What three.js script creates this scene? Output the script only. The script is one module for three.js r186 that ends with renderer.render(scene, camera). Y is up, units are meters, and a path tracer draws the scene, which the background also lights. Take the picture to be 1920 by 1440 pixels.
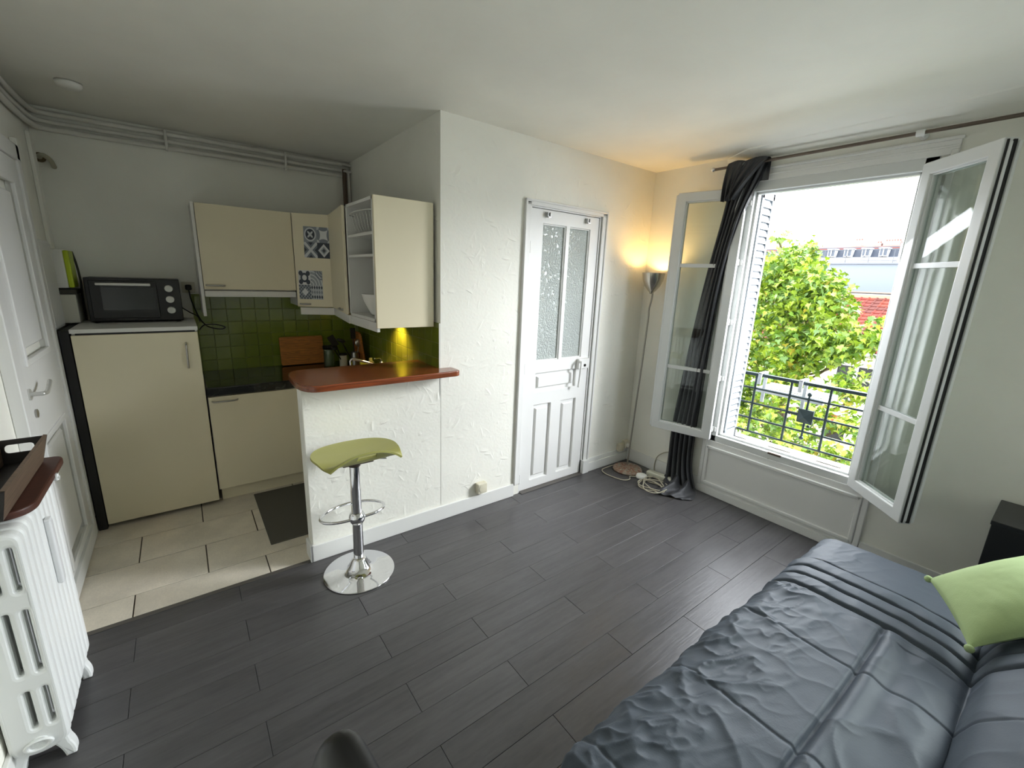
import * as THREE from 'three';
import { RoundedBoxGeometry } from 'three/addons/geometries/RoundedBoxGeometry.js';
import { mergeGeometries, mergeVertices, toCreasedNormals } from 'three/addons/utils/BufferGeometryUtils.js';
import { RectAreaLightUniformsLib } from 'three/addons/lights/RectAreaLightUniformsLib.js';

// ---------- camera, sky, large lights, exposure ----------
const scene = new THREE.Scene();
const camera = new THREE.PerspectiveCamera(83.04, 1920 / 1440, 0.05, 400);
camera.rotation.order = 'YXZ';
camera.position.set(-3.348, 1.680, 2.481);
camera.rotation.set(-0.2386, -0.6535, 0.0399);
scene.background = new THREE.Color().setRGB(7.6, 7.9, 8.3);   // bright overcast sky
const renderer = new THREE.WebGLRenderer({ antialias: true });
renderer.shadowMap.enabled = true;
renderer.toneMapping = THREE.LinearToneMapping;
renderer.toneMappingExposure = 1.0;
RectAreaLightUniformsLib.init();
// added unseen area light above the street, boosts daylight through the right wall windows
const addedGlow = new THREE.RectAreaLight(new THREE.Color(0.97, 1.0, 1.04), 46, 5.4, 1.7); addedGlow.name = 'added_daylight_fill'; addedGlow.position.set(3.7, 3.55, 4.1); addedGlow.lookAt(-2.6, 0.5, 1.0); scene.add(addedGlow);
for (const z of [1.30, 3.26]) { const l = new THREE.RectAreaLight(new THREE.Color(0.95, 1.0, 1.07), 8.0, 0.64, 1.84); l.name = 'added_window_fill'; l.position.set(0.42, 1.46, z + 0.16); l.lookAt(-1.7, -0.5, z); scene.add(l); }  // added area lights just outside each window, strengthening the daylight that enters

// ---------- helpers ----------
const V = (x, y, z) => new THREE.Vector3(x, y, z);
let seed = 7;
const rnd = () => { seed = (seed + 0x6d2b79f5) | 0; let t = Math.imul(seed ^ (seed >>> 15), 1 | seed); t = (t + Math.imul(t ^ (t >>> 7), 61 | t)) ^ t; return ((t ^ (t >>> 14)) >>> 0) / 4294967296; };
const rr = (a, b) => a + (b - a) * rnd();
const clamp = (x, a, b) => Math.min(b, Math.max(a, x));
const sst = (a, b, x) => { const t = clamp((x - a) / (b - a), 0, 1); return t * t * (3 - 2 * t); };
const lerp = (a, b, t) => a + (b - a) * t;
const used = {};
const numbered = (n) => { const k = used[n] = (used[n] ?? -1) + 1; return k ? n + '_' + String(k).padStart(3, '0') : n; };
function shade(o) { o.castShadow = true; o.receiveShadow = true; return o; }
// a thing: group at its base, parts are given in world coordinates unless local is true
function thing(name, label, category, [x, y, z] = [0, 0, 0], group) {
  const o = new THREE.Group(); o.name = numbered(name); o.position.set(x, y, z); scene.add(o);
  o.userData.label = label; o.userData.category = category; if (group) o.userData.group = group;
  return o;
}
function struct(name) { const o = new THREE.Group(); o.name = numbered(name); o.userData.kind = 'structure'; scene.add(o); return o; }
function part(parent, name, geo, mat, label, local) {
  if (Array.isArray(geo)) geo = join(geo);
  if (!local) { const p = V(0, 0, 0); for (let q = parent; q && q !== scene; q = q.parent) p.add(q.position); if (p.lengthSq() > 0) geo = geo.clone().translate(-p.x, -p.y, -p.z); }
  const m = shade(new THREE.Mesh(geo, mat)); m.name = name; if (label) m.userData.label = label; parent.add(m); return m;
}
function single(name, geo, mat, label, category, group) {
  if (Array.isArray(geo)) geo = join(geo);
  const m = shade(new THREE.Mesh(geo, mat)); m.name = numbered(name); scene.add(m);
  m.userData.label = label; m.userData.category = category; if (group) m.userData.group = group; return m;
}
function solid(name, geo, mat) { if (Array.isArray(geo)) geo = join(geo); const m = shade(new THREE.Mesh(geo, mat)); m.name = numbered(name); m.userData.kind = 'structure'; scene.add(m); return m; }
function join(list) {
  return mergeGeometries(list.map((g) => { const h = g.index ? g.toNonIndexed() : g.clone(); for (const k of Object.keys(h.attributes)) if (!['position', 'normal', 'uv'].includes(k)) h.deleteAttribute(k); return h; }));
}
// uv in metres from each triangle's dominant direction
function metres(g) {
  g = g.index ? g.toNonIndexed() : g; const p = g.attributes.position, n = p.count, uv = new Float32Array(n * 2), a = V(), b = V(), c = V(), e = V(), f = V();
  for (let i = 0; i < n; i += 3) {
    a.fromBufferAttribute(p, i); b.fromBufferAttribute(p, i + 1); c.fromBufferAttribute(p, i + 2);
    const nn = e.subVectors(b, a).cross(f.subVectors(c, a)); const ax = Math.abs(nn.x), ay = Math.abs(nn.y), az = Math.abs(nn.z);
    [a, b, c].forEach((q, k) => { const o = (i + k) * 2; if (ay >= ax && ay >= az) { uv[o] = q.x; uv[o + 1] = q.z; } else if (ax >= az) { uv[o] = q.z; uv[o + 1] = q.y; } else { uv[o] = q.x; uv[o + 1] = q.y; } });
  }
  g.setAttribute('uv', new THREE.BufferAttribute(uv, 2)); return g;
}
function bx(x0, x1, y0, y1, z0, z1, r = 0) {   // box between two corners, edges rounded by r
  const w = Math.abs(x1 - x0), h = Math.abs(y1 - y0), d = Math.abs(z1 - z0);
  r = Math.min(r, w / 2.02, h / 2.02, d / 2.02);
  const g = r > 0 ? new RoundedBoxGeometry(w, h, d, 1, r) : new THREE.BoxGeometry(w, h, d);
  return metres(g.translate((x0 + x1) / 2, (y0 + y1) / 2, (z0 + z1) / 2));
}
function tube(pts, r, n = 48, k = 8, closed = false) {
  const c = new THREE.CatmullRomCurve3(pts.map((p) => Array.isArray(p) ? V(...p) : p), closed, 'centripetal');
  const g = new THREE.TubeGeometry(c, n, r, k, closed); if (closed) return g;
  const caps = [0, 1].map((t) => { const q = c.getPointAt(t), s = new THREE.SphereGeometry(r, k, 6); return s.translate(q.x, q.y, q.z); });
  return join([g, ...caps]);
}
function rod(a, b, r, k = 12) { // straight round bar
  a = V(...a); b = V(...b); const d = b.clone().sub(a), g = new THREE.CylinderGeometry(r, r, d.length(), k, 1);
  g.applyQuaternion(new THREE.Quaternion().setFromUnitVectors(V(0, 1, 0), d.clone().normalize())); return g.translate((a.x + b.x) / 2, (a.y + b.y) / 2, (a.z + b.z) / 2);
}
function lathe(prof, x, y, z, k = 40) { return new THREE.LatheGeometry(prof.map(([r, h]) => new THREE.Vector2(r, h)), k).translate(x, y, z); }
function prism(shape, depth, bevel = 0, seg = 1) { return new THREE.ExtrudeGeometry(shape, { depth: depth - 2 * bevel, bevelEnabled: bevel > 0, bevelThickness: bevel, bevelSize: bevel, bevelOffset: -bevel, bevelSegments: seg, curveSegments: 14 }).translate(0, 0, bevel); }
function poly(pts) { const s = new THREE.Shape(); pts.forEach(([x, y], i) => i ? s.lineTo(x, y) : s.moveTo(x, y)); s.closePath(); return s; }
function rrect(x0, y0, x1, y1, r, path = new THREE.Shape()) {
  path.moveTo(x0 + r, y0); path.lineTo(x1 - r, y0); path.quadraticCurveTo(x1, y0, x1, y0 + r); path.lineTo(x1, y1 - r); path.quadraticCurveTo(x1, y1, x1 - r, y1);
  path.lineTo(x0 + r, y1); path.quadraticCurveTo(x0, y1, x0, y1 - r); path.lineTo(x0, y0 + r); path.quadraticCurveTo(x0, y0, x0 + r, y0); return path;
}
function sheet(nu, nv, f, uvScale = [1, 1]) { // surface through f(u, v), u and v from 0 to 1
  const p = [], uv = [], ix = [];
  for (let j = 0; j <= nv; j++) for (let i = 0; i <= nu; i++) { const q = f(i / nu, j / nv); p.push(q[0], q[1], q[2]); uv.push(i / nu * uvScale[0], j / nv * uvScale[1]); }
  for (let j = 0; j < nv; j++) for (let i = 0; i < nu; i++) { const a = j * (nu + 1) + i, b = a + 1, c = a + nu + 1, d = c + 1; ix.push(a, b, d, a, d, c); }
  const g = new THREE.BufferGeometry(); g.setAttribute('position', new THREE.Float32BufferAttribute(p, 3)); g.setAttribute('uv', new THREE.Float32BufferAttribute(uv, 2)); g.setIndex(ix); g.computeVertexNormals(); return g;
}

// ---------- noise and textures ----------
const HASH = new Float32Array(65536); for (let i = 0; i < 65536; i++) HASH[i] = rnd();
function vn(x, y, px, py, s = 0) { // value noise with period px, py
  const xi = Math.floor(x), yi = Math.floor(y), fx = x - xi, fy = y - yi, u = fx * fx * (3 - 2 * fx), v = fy * fy * (3 - 2 * fy);
  const h = (i, j) => HASH[((((i % px) + px) % px) * 157 + (((j % py) + py) % py) * 911 + s * 7919) & 65535];
  return lerp(lerp(h(xi, yi), h(xi + 1, yi), u), lerp(h(xi, yi + 1), h(xi + 1, yi + 1), u), v);
}
function fbm(x, y, px, py, oct = 4, s = 0, gain = 0.5) { let a = 1, t = 0, n = 0; for (let i = 0; i < oct; i++) { t += a * vn(x, y, px, py, s + i); n += a; a *= gain; x *= 2; y *= 2; px *= 2; py *= 2; } return t / n; }
function dtex(w, h, f, srgb, rep = [1, 1]) {
  const d = new Uint8Array(w * h * 4);
  for (let j = 0; j < h; j++) for (let i = 0; i < w; i++) { const c = f(i / w, j / h, i, j), o = (j * w + i) * 4; if (typeof c === 'number') { d[o] = d[o + 1] = d[o + 2] = clamp(c, 0, 1) * 255; } else { for (let k = 0; k < 3; k++) d[o + k] = clamp(c[k], 0, 1) * 255; } d[o + 3] = 255; }
  const t = new THREE.DataTexture(d, w, h); t.wrapS = t.wrapT = THREE.RepeatWrapping; t.magFilter = THREE.LinearFilter; t.minFilter = THREE.LinearMipmapLinearFilter; if (srgb) t.colorSpace = THREE.SRGBColorSpace; t.repeat.set(...rep); t.needsUpdate = true; return t;
}
function ctex(w, h, draw) { const c = document.createElement('canvas'); c.width = w; c.height = h; draw(c.getContext('2d'), w, h); const t = new THREE.CanvasTexture(c); t.colorSpace = THREE.SRGBColorSpace; t.magFilter = THREE.LinearFilter; return t; }
const M = (o) => new THREE.MeshPhysicalMaterial({ roughness: 0.6, ...o });
const hex = (h) => { const c = new THREE.Color(h); const s = new THREE.Color(); c.getRGB(s, THREE.SRGBColorSpace); return [s.r, s.g, s.b]; };
const tint = (base, k) => base.map((v) => v * k);

// rough hand-trowelled plaster, 1.6 m a tile
const PL = 1024, plasterH = new Float32Array(PL * PL);
for (let j = 0; j < PL; j++) for (let i = 0; i < PL; i++) plasterH[j * PL + i] = 0.30 + 0.16 * fbm(i / PL * 8, j / PL * 8, 8, 8, 4, 3) + 0.05 * vn(i / PL * 140, j / PL * 140, 140, 140, 9);
for (let k = 0; k < 420; k++) { // trowel ridges: a thin raised lip at the end of a stroke
  const cx = rnd() * PL, cy = rnd() * PL, an = rr(-0.5, 2.2), L = rr(14, 70), bend = rr(-0.014, 0.014), hgt = rr(0.06, 0.30) * (rnd() < 0.3 ? 1.4 : 0.8), w = rr(2.6, 6.5);
  let x = cx, y = cy, a = an;
  for (let s = 0; s < L; s++) {
    x += Math.cos(a); y += Math.sin(a); a += bend; const fade = Math.sin(Math.PI * (s + 0.5) / L), nx = -Math.sin(a), ny = Math.cos(a);
    for (let q = -3 * w; q <= 14; q++) { const e = q < 0 ? Math.exp(-q * q / (w * w)) : Math.exp(-q / 7.5); const X = ((Math.round(x + nx * q) % PL) + PL) % PL, Y = ((Math.round(y + ny * q) % PL) + PL) % PL, o = Y * PL + X; plasterH[o] = Math.max(plasterH[o], 0.38 + hgt * fade * e); }
  }
}
const plasterBump = dtex(PL, PL, (u, v, i, j) => plasterH[j * PL + i], false, [1 / 1.6, 1 / 1.6]);
const mildBump = dtex(512, 512, (u, v) => 0.5 * fbm(u * 12, v * 12, 12, 12, 4, 20) + 0.5 * fbm(u * 3, v * 3, 3, 3, 2, 30), false, [1 / 1.2, 1 / 1.2]);
const wallCol = dtex(512, 512, (u, v) => { const k = 0.955 + 0.06 * fbm(u * 6, v * 6, 6, 6, 5, 40); return [0.965 * k, 0.96 * k, 0.92 * k]; }, true, [1 / 2.3, 1 / 2.3]);
const plankCol = dtex(1024, 512, (u, v) => {
  const g = fbm(u * 5, v * 60, 5, 60, 4, 50), b = fbm(u * 7, v * 7, 7, 7, 4, 60), s = fbm(u * 60, v * 120, 60, 120, 2, 70);
  const k = 0.80 + 0.20 * g + 0.22 * b + 0.10 * s; return [0.288 * k, 0.282 * k, 0.285 * k];
}, true, [1 / 1.84, 1 / 0.92]);
const plankRough = dtex(512, 512, (u, v) => 0.22 + 0.13 * fbm(u * 5, v * 30, 5, 30, 4, 51) + 0.12 * fbm(u * 9, v * 9, 9, 9, 4, 77), false, [1 / 1.84, 1 / 0.92]);
const plankBump = dtex(512, 512, (u, v) => 0.6 * fbm(u * 6, v * 90, 6, 90, 3, 52) + 0.4 * fbm(u * 30, v * 60, 30, 60, 3, 53), false, [1 / 1.3, 1 / 0.7]);
const stoneCol = dtex(512, 512, (u, v) => { const k = 0.9 + 0.14 * fbm(u * 8, v * 8, 8, 8, 5, 80) + 0.05 * vn(u * 200, v * 200, 200, 200, 81); return [0.90 * k, 0.865 * k, 0.80 * k]; }, true, [1 / 0.9, 1 / 0.9]);
const clothBump = dtex(512, 512, (u, v) => 0.5 + 0.25 * Math.sin(u * 512 * Math.PI / 2) * Math.sin(v * 512 * Math.PI / 2) + 0.25 * (vn(u * 170, v * 170, 170, 170, 90) - 0.5), false, [2, 2]);
const woodTex = (c, seedN, sc = [1, 1]) => dtex(512, 256, (u, v) => { const w = fbm(u * 3, v * 10, 3, 10, 3, seedN) * 0.7, g = 0.5 + 0.5 * Math.sin((v * 14 + w * 5) * Math.PI * 2), f = fbm(u * 10, v * 120, 10, 120, 3, seedN + 5); const k = 0.78 + 0.18 * g + 0.22 * f; return tint(c, k); }, true, sc);
// ---------- shared materials ----------
const mPlaster = M({ map: wallCol, roughness: 0.82, bumpMap: plasterBump, bumpScale: 0.0085 });
const mWall = M({ map: wallCol, roughness: 0.85, bumpMap: mildBump, bumpScale: 0.004 });
const mCeil = M({ map: wallCol, roughness: 0.72, bumpMap: mildBump, bumpScale: 0.003 });
const mTrim = M({ color: '#e9e9e6', roughness: 0.42 });
const mDoor = M({ color: '#ecece9', roughness: 0.45, bumpMap: mildBump, bumpScale: 0.001 });
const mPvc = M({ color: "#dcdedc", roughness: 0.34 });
const mGasket = M({ color: '#1c1c1b', roughness: 0.7 });
const mGlass = M({ color: '#f4f8f6', roughness: 0.0, transmission: 1, thickness: 0, ior: 1.52 });
const mChrome = M({ color: '#e4e4e6', metalness: 1, roughness: 0.07 });
const mSteel = M({ color: '#b4b2ae', metalness: 1, roughness: 0.28 });
const mDarkMetal = M({ color: '#6d6258', metalness: 0.8, roughness: 0.4 });
const mCream = M({ color: '#eae0c2', roughness: 0.38 });
const mWhiteLam = M({ color: '#e6e5df', roughness: 0.45 });
const mBlackPl = M({ color: '#0d0d0e', roughness: 0.35 });
const mBlack = M({ color: '#121212', roughness: 0.55 });
const mWhitePl = M({ color: '#e9e8e0', roughness: 0.4 });
const mOldPl = M({ color: '#d9d3bd', roughness: 0.45 });
const H = 2.596, KZ = -1.68, XL = -3.97, ZF = 4.3;

// ---------- floor: planks and tiles, each its own piece ----------
const floor = struct('floor');
part(floor, 'subfloor', [bx(XL - 0.25, 0.0, -0.25, -0.013, KZ - 0.2, ZF + 0.2)], M({ color: '#1b1a19', roughness: 0.9 }));
const mPlank = [0.94, 1.0, 1.06, 0.98].map((k, i) => M({ map: plankCol, color: new THREE.Color(k, k, k), roughnessMap: plankRough, roughness: 1, bumpMap: plankBump, bumpScale: 0.0006 }));
for (let r = -1; r < 27; r++) {
  const z0 = Math.max(0.002, 0.297 + 0.1535 * (r - 1)), z1 = Math.min(ZF, 0.297 + 0.1535 * r); if (z1 - z0 < 0.02) continue;
  const off = r % 2 === 0 ? -1.845 : -2.345;
  let xs = [XL]; for (let k = -4; k < 5; k++) { const x = off + 0.919 * k; if (x > XL + 0.04 && x < -0.04) xs.push(x); } xs.push(0);
  for (let i = 0; i + 1 < xs.length; i++) {
    const g = bx(xs[i] + 0.0009, xs[i + 1] - 0.0009, -0.011, rr(-0.0004, 0), z0 + 0.0007, z1 - 0.0007, 0.0012), du = rr(0, 9), dv = rr(0, 9), uv = g.attributes.uv;
    for (let q = 0; q < uv.count; q++) uv.setXY(q, uv.getX(q) + du, uv.getY(q) + dv);
    part(floor, 'plank', g, mPlank[(i * 3 + r * 7 + 70) % 4]);
  }
}
const mTile = [1, 0.96, 1.03].map((k) => M({ map: stoneCol, color: new THREE.Color(k, k, k), roughness: 0.42 }));
part(floor, 'grout', bx(XL, -2.04, -0.013, -0.004, KZ, -0.012), M({ color: '#4b4438', roughness: 0.9 }));
const tz = [-0.014, -0.215, -0.53, -0.84, -1.15, -1.46, -1.675];
for (let r = 0; r + 1 < tz.length; r++) {
  const off = r % 2 === 0 ? -3.705 : -3.388; let xs = [XL]; for (let k = 0; k < 4; k++) { const x = off + 0.6 * k; if (x < -2.06) xs.push(x); } xs.push(-2.04);
  for (let i = 0; i + 1 < xs.length; i++) { const g = bx(xs[i] + 0.003, xs[i + 1] - 0.003, -0.013, rr(-0.0006, 0.0004), tz[r + 1] + 0.003, tz[r] - 0.003, 0.002), uv = g.attributes.uv, du = rr(0, 5); for (let q = 0; q < uv.count; q++) uv.setXY(q, uv.getX(q) + du, uv.getY(q)); part(floor, 'tile', g, mTile[(r * 2 + i) % 3]); }
}
part(floor, 'threshold_strip', [bx(XL + 0.02, -2.885, 0, 0.004, -0.02, 0.008, 0.0015), bx(-1.33, -0.64, 0, 0.006, -0.055, 0.03, 0.002)], M({ color: '#56524d', roughness: 0.5 }));

// ---------- ceiling and walls, with thickness ----------
solid('ceiling', [bx(XL - 0.25, 0.3, H, H + 0.25, KZ - 0.25, ZF + 0.25)], mCeil);
{ // the ceiling sags a little along the window wall: a tapering swell with a crisp edge
  const c = [[0.62, 0.012, 0.03], [0.84, 0.165, 0.035], [1.78, 0.225, 0.04], [2.4, 0.33, 0.04], [4.3, 0.36, 0.04]], g = [];
  for (let i = 0; i + 1 < c.length; i++) { const [z0, w0, h0] = c[i], [z1, w1, h1] = c[i + 1]; const P = [[-w0, H, z0], [-w0 * 0.96, H - 0.006, z0], [0, H - h0, z0], [-w1, H, z1], [-w1 * 0.96, H - 0.006, z1], [0, H - h1, z1]]; for (const t of [[0, 1, 4], [0, 4, 3], [1, 2, 5], [1, 5, 4]]) { const b = new THREE.BufferGeometry(); b.setAttribute('position', new THREE.Float32BufferAttribute(t.slice().reverse().flatMap((k) => P[k]), 3)); b.computeVertexNormals(); g.push(metres(b)); } }
  solid('trim_1', g, mCeil);
}
// back wall with the door opening (leaf -1.328..-0.638)
solid('wall_back', [bx(-2.04, -1.345, 0, H, -0.12, 0), bx(-0.62, 0, 0, H, -0.12, 0), bx(-1.345, -0.62, 2.178, H, -0.12, 0)], mPlaster);
solid('wall_counter', [bx(-2.883, -2.03, 0, 1.06, -0.1, 0, 0.006)], mPlaster);
solid('wall_kitchen_side', [bx(-2.04, -1.92, 0, H, KZ, -0.12)], mWall);
solid('wall_kitchen_back', [bx(XL - 0.2, -1.92, 0, H, KZ - 0.2, KZ)], mWall);
solid('wall_left', [bx(XL - 0.2, XL, 0, H, KZ, ZF)], mWall);
solid('wall_front', [bx(XL - 0.2, 0.3, 0, H, ZF, ZF + 0.2)], mWall);
solid('wall_bathroom', [bx(-1.92, 0.3, 0, H, KZ - 0.2, KZ)], mWall);
const WZ0 = 0.79, WZ1 = 1.81, WY0 = 0.455, WY1 = 2.41, W2A = 2.78, W2B = 3.74;
solid('wall_right', [bx(0, 0.3, 0, H, KZ, WZ0), bx(0, 0.3, 0, WY0, WZ0, WZ1), bx(0, 0.3, WY1, H, WZ0, WZ1), bx(0, 0.3, 0, H, WZ1, W2A), bx(0, 0.3, 0, WY0, W2A, W2B), bx(0, 0.3, WY1, H, W2A, W2B), bx(0, 0.3, 0, H, W2B, ZF)], mWall);
// baseboards
const mBase = M({ color: '#e6e6e2', roughness: 0.45 });
const skirtZ = (x0, x1, h) => [bx(x0, x1, 0, h, 0, 0.016, 0.004)];
solid('baseboard_back', [bx(-2.9, -1.4, 0, 0.105, 0, 0.016, 0.004), bx(-0.6, -0.016, 0, 0.085, 0, 0.022, 0.004), bx(-0.6, -0.016, 0.085, 0.125, 0, 0.012, 0.004)], mBase);
solid('baseboard_counter', [bx(-2.899, -2.881, 0, 0.105, -0.1, 0.016, 0.004)], mBase);
solid('baseboard_right', [bx(-0.016, 0, 0, 0.118, 0, 0.76, 0.004), bx(-0.016, 0, 0, 0.118, 1.88, W2A - 0.1, 0.004)], mBase);
solid('baseboard_left', [bx(XL, XL + 0.016, 0, 0.1, 0.0, ZF, 0.004)], mBase);

// ---------- white door with two patterned panes, in the back wall ----------
{
  const d = struct('door_1');
  const x0 = -1.328, x1 = -0.638, y0 = 0.006, y1 = 2.165, zf = -0.012, zb = -0.05;
  const holes = [[-1.215, 1.068, -0.986, 2.07], [-0.95, 1.068, -0.732, 2.07], [-1.215, 0.822, -0.775, 0.972], [-1.22, 0.08, -1.036, 0.716], [-0.928, 0.08, -0.752, 0.716]];
  const s = poly([[x0, y0], [x1, y0], [x1, y1], [x0, y1]]); for (const h of holes) s.holes.push(rrect(h[0], h[1], h[2], h[3], 0.004, new THREE.Path()));
  part(d, 'leaf', metres(prism(s, zf - zb, 0.003).translate(0, 0, zb)), mDoor);
  const cell = []; for (let k = 0; k < 1500; k++) cell.push([rnd(), rnd()]);
  const N = 512, grid = {}; cell.forEach(([a, b], i) => { const k = Math.floor(a * 36) + ',' + Math.floor(b * 36); (grid[k] ??= []).push(i); });
  const hammered = dtex(N, N, (u, v) => { let d1 = 9; const gi = Math.floor(u * 36), gj = Math.floor(v * 36); for (let a = -1; a < 2; a++) for (let b = -1; b < 2; b++) { const I = (gi + a + 36) % 36, J = (gj + b + 36) % 36; for (const i of grid[I + ',' + J] ?? []) { let dx = Math.abs(cell[i][0] - u), dy = Math.abs(cell[i][1] - v); dx = Math.min(dx, 1 - dx); dy = Math.min(dy, 1 - dy); d1 = Math.min(d1, Math.hypot(dx, dy)); } } return clamp(1 - d1 * 42, 0, 1); }, false, [1 / 0.42, 1 / 0.42]);
  const mFrost = M({ color: '#dfe6e2', roughness: 0.22, transmission: 0.35, thickness: 0, bumpMap: hammered, bumpScale: 0.006 });
  for (const h of holes.slice(0, 2)) { part(d, 'pane', bx(h[0] - 0.004, h[2] + 0.004, h[1] - 0.004, h[3] + 0.004, -0.037, -0.032), mFrost, 'hammered obscure glass pane');
    part(d, 'glazing_bead', [bx(h[0], h[0] + 0.008, h[1], h[3], -0.032, -0.02, 0.002), bx(h[2] - 0.008, h[2], h[1], h[3], -0.032, -0.02, 0.002), bx(h[0], h[2], h[1], h[1] + 0.008, -0.032, -0.02, 0.002), bx(h[0], h[2], h[3] - 0.008, h[3], -0.032, -0.02, 0.002)], mDoor); }
  for (const h of holes.slice(2)) { const i = 0.028, sh = poly([[h[0] + i, h[1] + i], [h[2] - i, h[1] + i], [h[2] - i, h[3] - i], [h[0] + i, h[3] - i]]); part(d, 'panel', [bx(h[0] - 0.003, h[2] + 0.003, h[1] - 0.003, h[3] + 0.003, -0.046, -0.031), metres(prism(sh, 0.022, 0.01).translate(0, 0, -0.038))], mDoor); }
  part(d, 'lock_case', [bx(-0.775, -0.655, 0.972, 1.056, -0.013, 0.018, 0.005)], mTrim);
  part(d, 'door_handle', [rod([-0.775, 1.035, 0.016], [-0.775, 1.035, 0.045], 0.011), tube([[-0.775, 1.035, 0.045], [-0.782, 0.99, 0.05], [-0.785, 0.92, 0.048], [-0.795, 0.835, 0.05]], 0.009, 24)], mTrim, 'white lever hanging down');
  part(d, 'keyhole', rod([-0.705, 1.0, 0.016], [-0.705, 1.0, 0.022], 0.012), M({ color: '#2b2825', metalness: 0.6, roughness: 0.4 }));
  for (const x of [-1.18, -0.775]) part(d, 'hook', [bx(x - 0.025, x + 0.02, 2.14, 2.147, -0.013, 0.004, 0.002), bx(x - 0.018, x - 0.012, 2.11, 2.145, -0.011, 0.016, 0.002), bx(x + 0.004, x + 0.01, 2.11, 2.145, -0.011, 0.016, 0.002), bx(x - 0.018, x + 0.01, 2.108, 2.118, 0.008, 0.02, 0.002)], M({ color: '#c9c9c9', metalness: 0.7, roughness: 0.3 }));
  for (const y of [0.12, 1.02, 1.9]) part(d, 'hinge', rod([-1.333, y - 0.04, -0.004], [-1.333, y + 0.04, -0.004], 0.007), mTrim);
  const cs = (a, b, y0_, y1_) => [bx(a, b, y0_, y1_, -0.02, 0.012, 0.003)];
  part(d, 'casing', [bx(-1.402, -1.345, 0.09, 2.212, -0.02, 0.012, 0.003), bx(-1.402, -1.385, 0.09, 2.212, 0.01, 0.022, 0.004), bx(-0.62, -0.566, 0.12, 2.212, -0.02, 0.012, 0.003), bx(-0.582, -0.566, 0.12, 2.212, 0.01, 0.022, 0.004), bx(-1.402, -0.566, 2.176, 2.212, -0.02, 0.012, 0.003), bx(-1.402, -0.566, 2.2, 2.214, 0.01, 0.022, 0.004), bx(-1.346, -1.331, 0, 2.178, -0.09, -0.004), bx(-0.635, -0.62, 0, 2.178, -0.09, -0.004), bx(-1.346, -0.62, 2.168, 2.18, -0.09, -0.004)], mTrim);
  part(d, 'plinth', [bx(-0.635, -0.56, 0, 0.125, -0.02, 0.03, 0.003)], mBase);
}
// ---------- entry door in the left wall ----------
{
  const d = struct('door_2'), xf = -3.945, z0 = -1.0, z1 = -0.25;
  const s = poly([[-z1, 0.02], [-z0, 0.02], [-z0, 2.17], [-z1, 2.17]]);
  const ph = [[0.40, 0.15, 0.86, 0.83], [0.40, 1.22, 0.86, 2.05]];
  for (const h of ph) s.holes.push(rrect(h[0], h[1], h[2], h[3], 0.005, new THREE.Path()));
  part(d, 'leaf', metres(prism(s, 0.03, 0.003).rotateY(Math.PI / 2).translate(XL - 0.001, 0, 0)), mDoor);
  for (const h of ph) { const sh = poly([[h[0] + 0.05, h[1] + 0.05], [h[2] - 0.05, h[1] + 0.05], [h[2] - 0.05, h[3] - 0.05], [h[0] + 0.05, h[3] - 0.05]]); part(d, 'panel', [metres(prism(sh, 0.022, 0.009).rotateY(Math.PI / 2).translate(XL + 0.002, 0, 0))], mDoor);
    part(d, 'moulding', [bx(xf - 0.006, xf + 0.012, h[1] - 0.02, h[3] + 0.02, -h[0] - 0.012, -h[0] + 0.016, 0.005), bx(xf - 0.006, xf + 0.012, h[1] - 0.02, h[3] + 0.02, -h[2] - 0.016, -h[2] + 0.012, 0.005), bx(xf - 0.006, xf + 0.012, h[1] - 0.02, h[1] + 0.01, -h[2], -h[0], 0.005), bx(xf - 0.006, xf + 0.012, h[3] - 0.01, h[3] + 0.02, -h[2], -h[0], 0.005)], mDoor); }
  part(d, 'casing', [bx(XL, -3.93, 0, 2.25, -1.06, -1.0, 0.006), bx(XL, -3.925, 0, 2.25, -0.25, -0.16, 0.006), bx(XL, -3.93, 2.17, 2.25, -1.06, -0.16, 0.006)], mTrim);
  part(d, 'door_handle', [rod([xf, 1.085, -0.33], [xf + 0.012, 1.085, -0.33], 0.026, 20), rod([xf, 1.085, -0.33], [xf + 0.05, 1.085, -0.33], 0.01), tube([[xf + 0.05, 1.085, -0.33], [xf + 0.055, 1.082, -0.37], [xf + 0.054, 1.095, -0.43], [xf + 0.052, 1.112, -0.48]], 0.0095, 24)], M({ color: '#d8d8d4', metalness: 0.6, roughness: 0.3 }), 'pale metal lever handle');
  part(d, 'lock_cylinder', [rod([xf, 0.985, -0.37], [xf + 0.012, 0.985, -0.37], 0.02, 20)], mSteel);
  part(d, 'weather_strip', [bx(xf - 0.003, xf + 0.02, 0.012, 0.1, -0.98, -0.26, 0.004)], mTrim);
}
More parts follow.
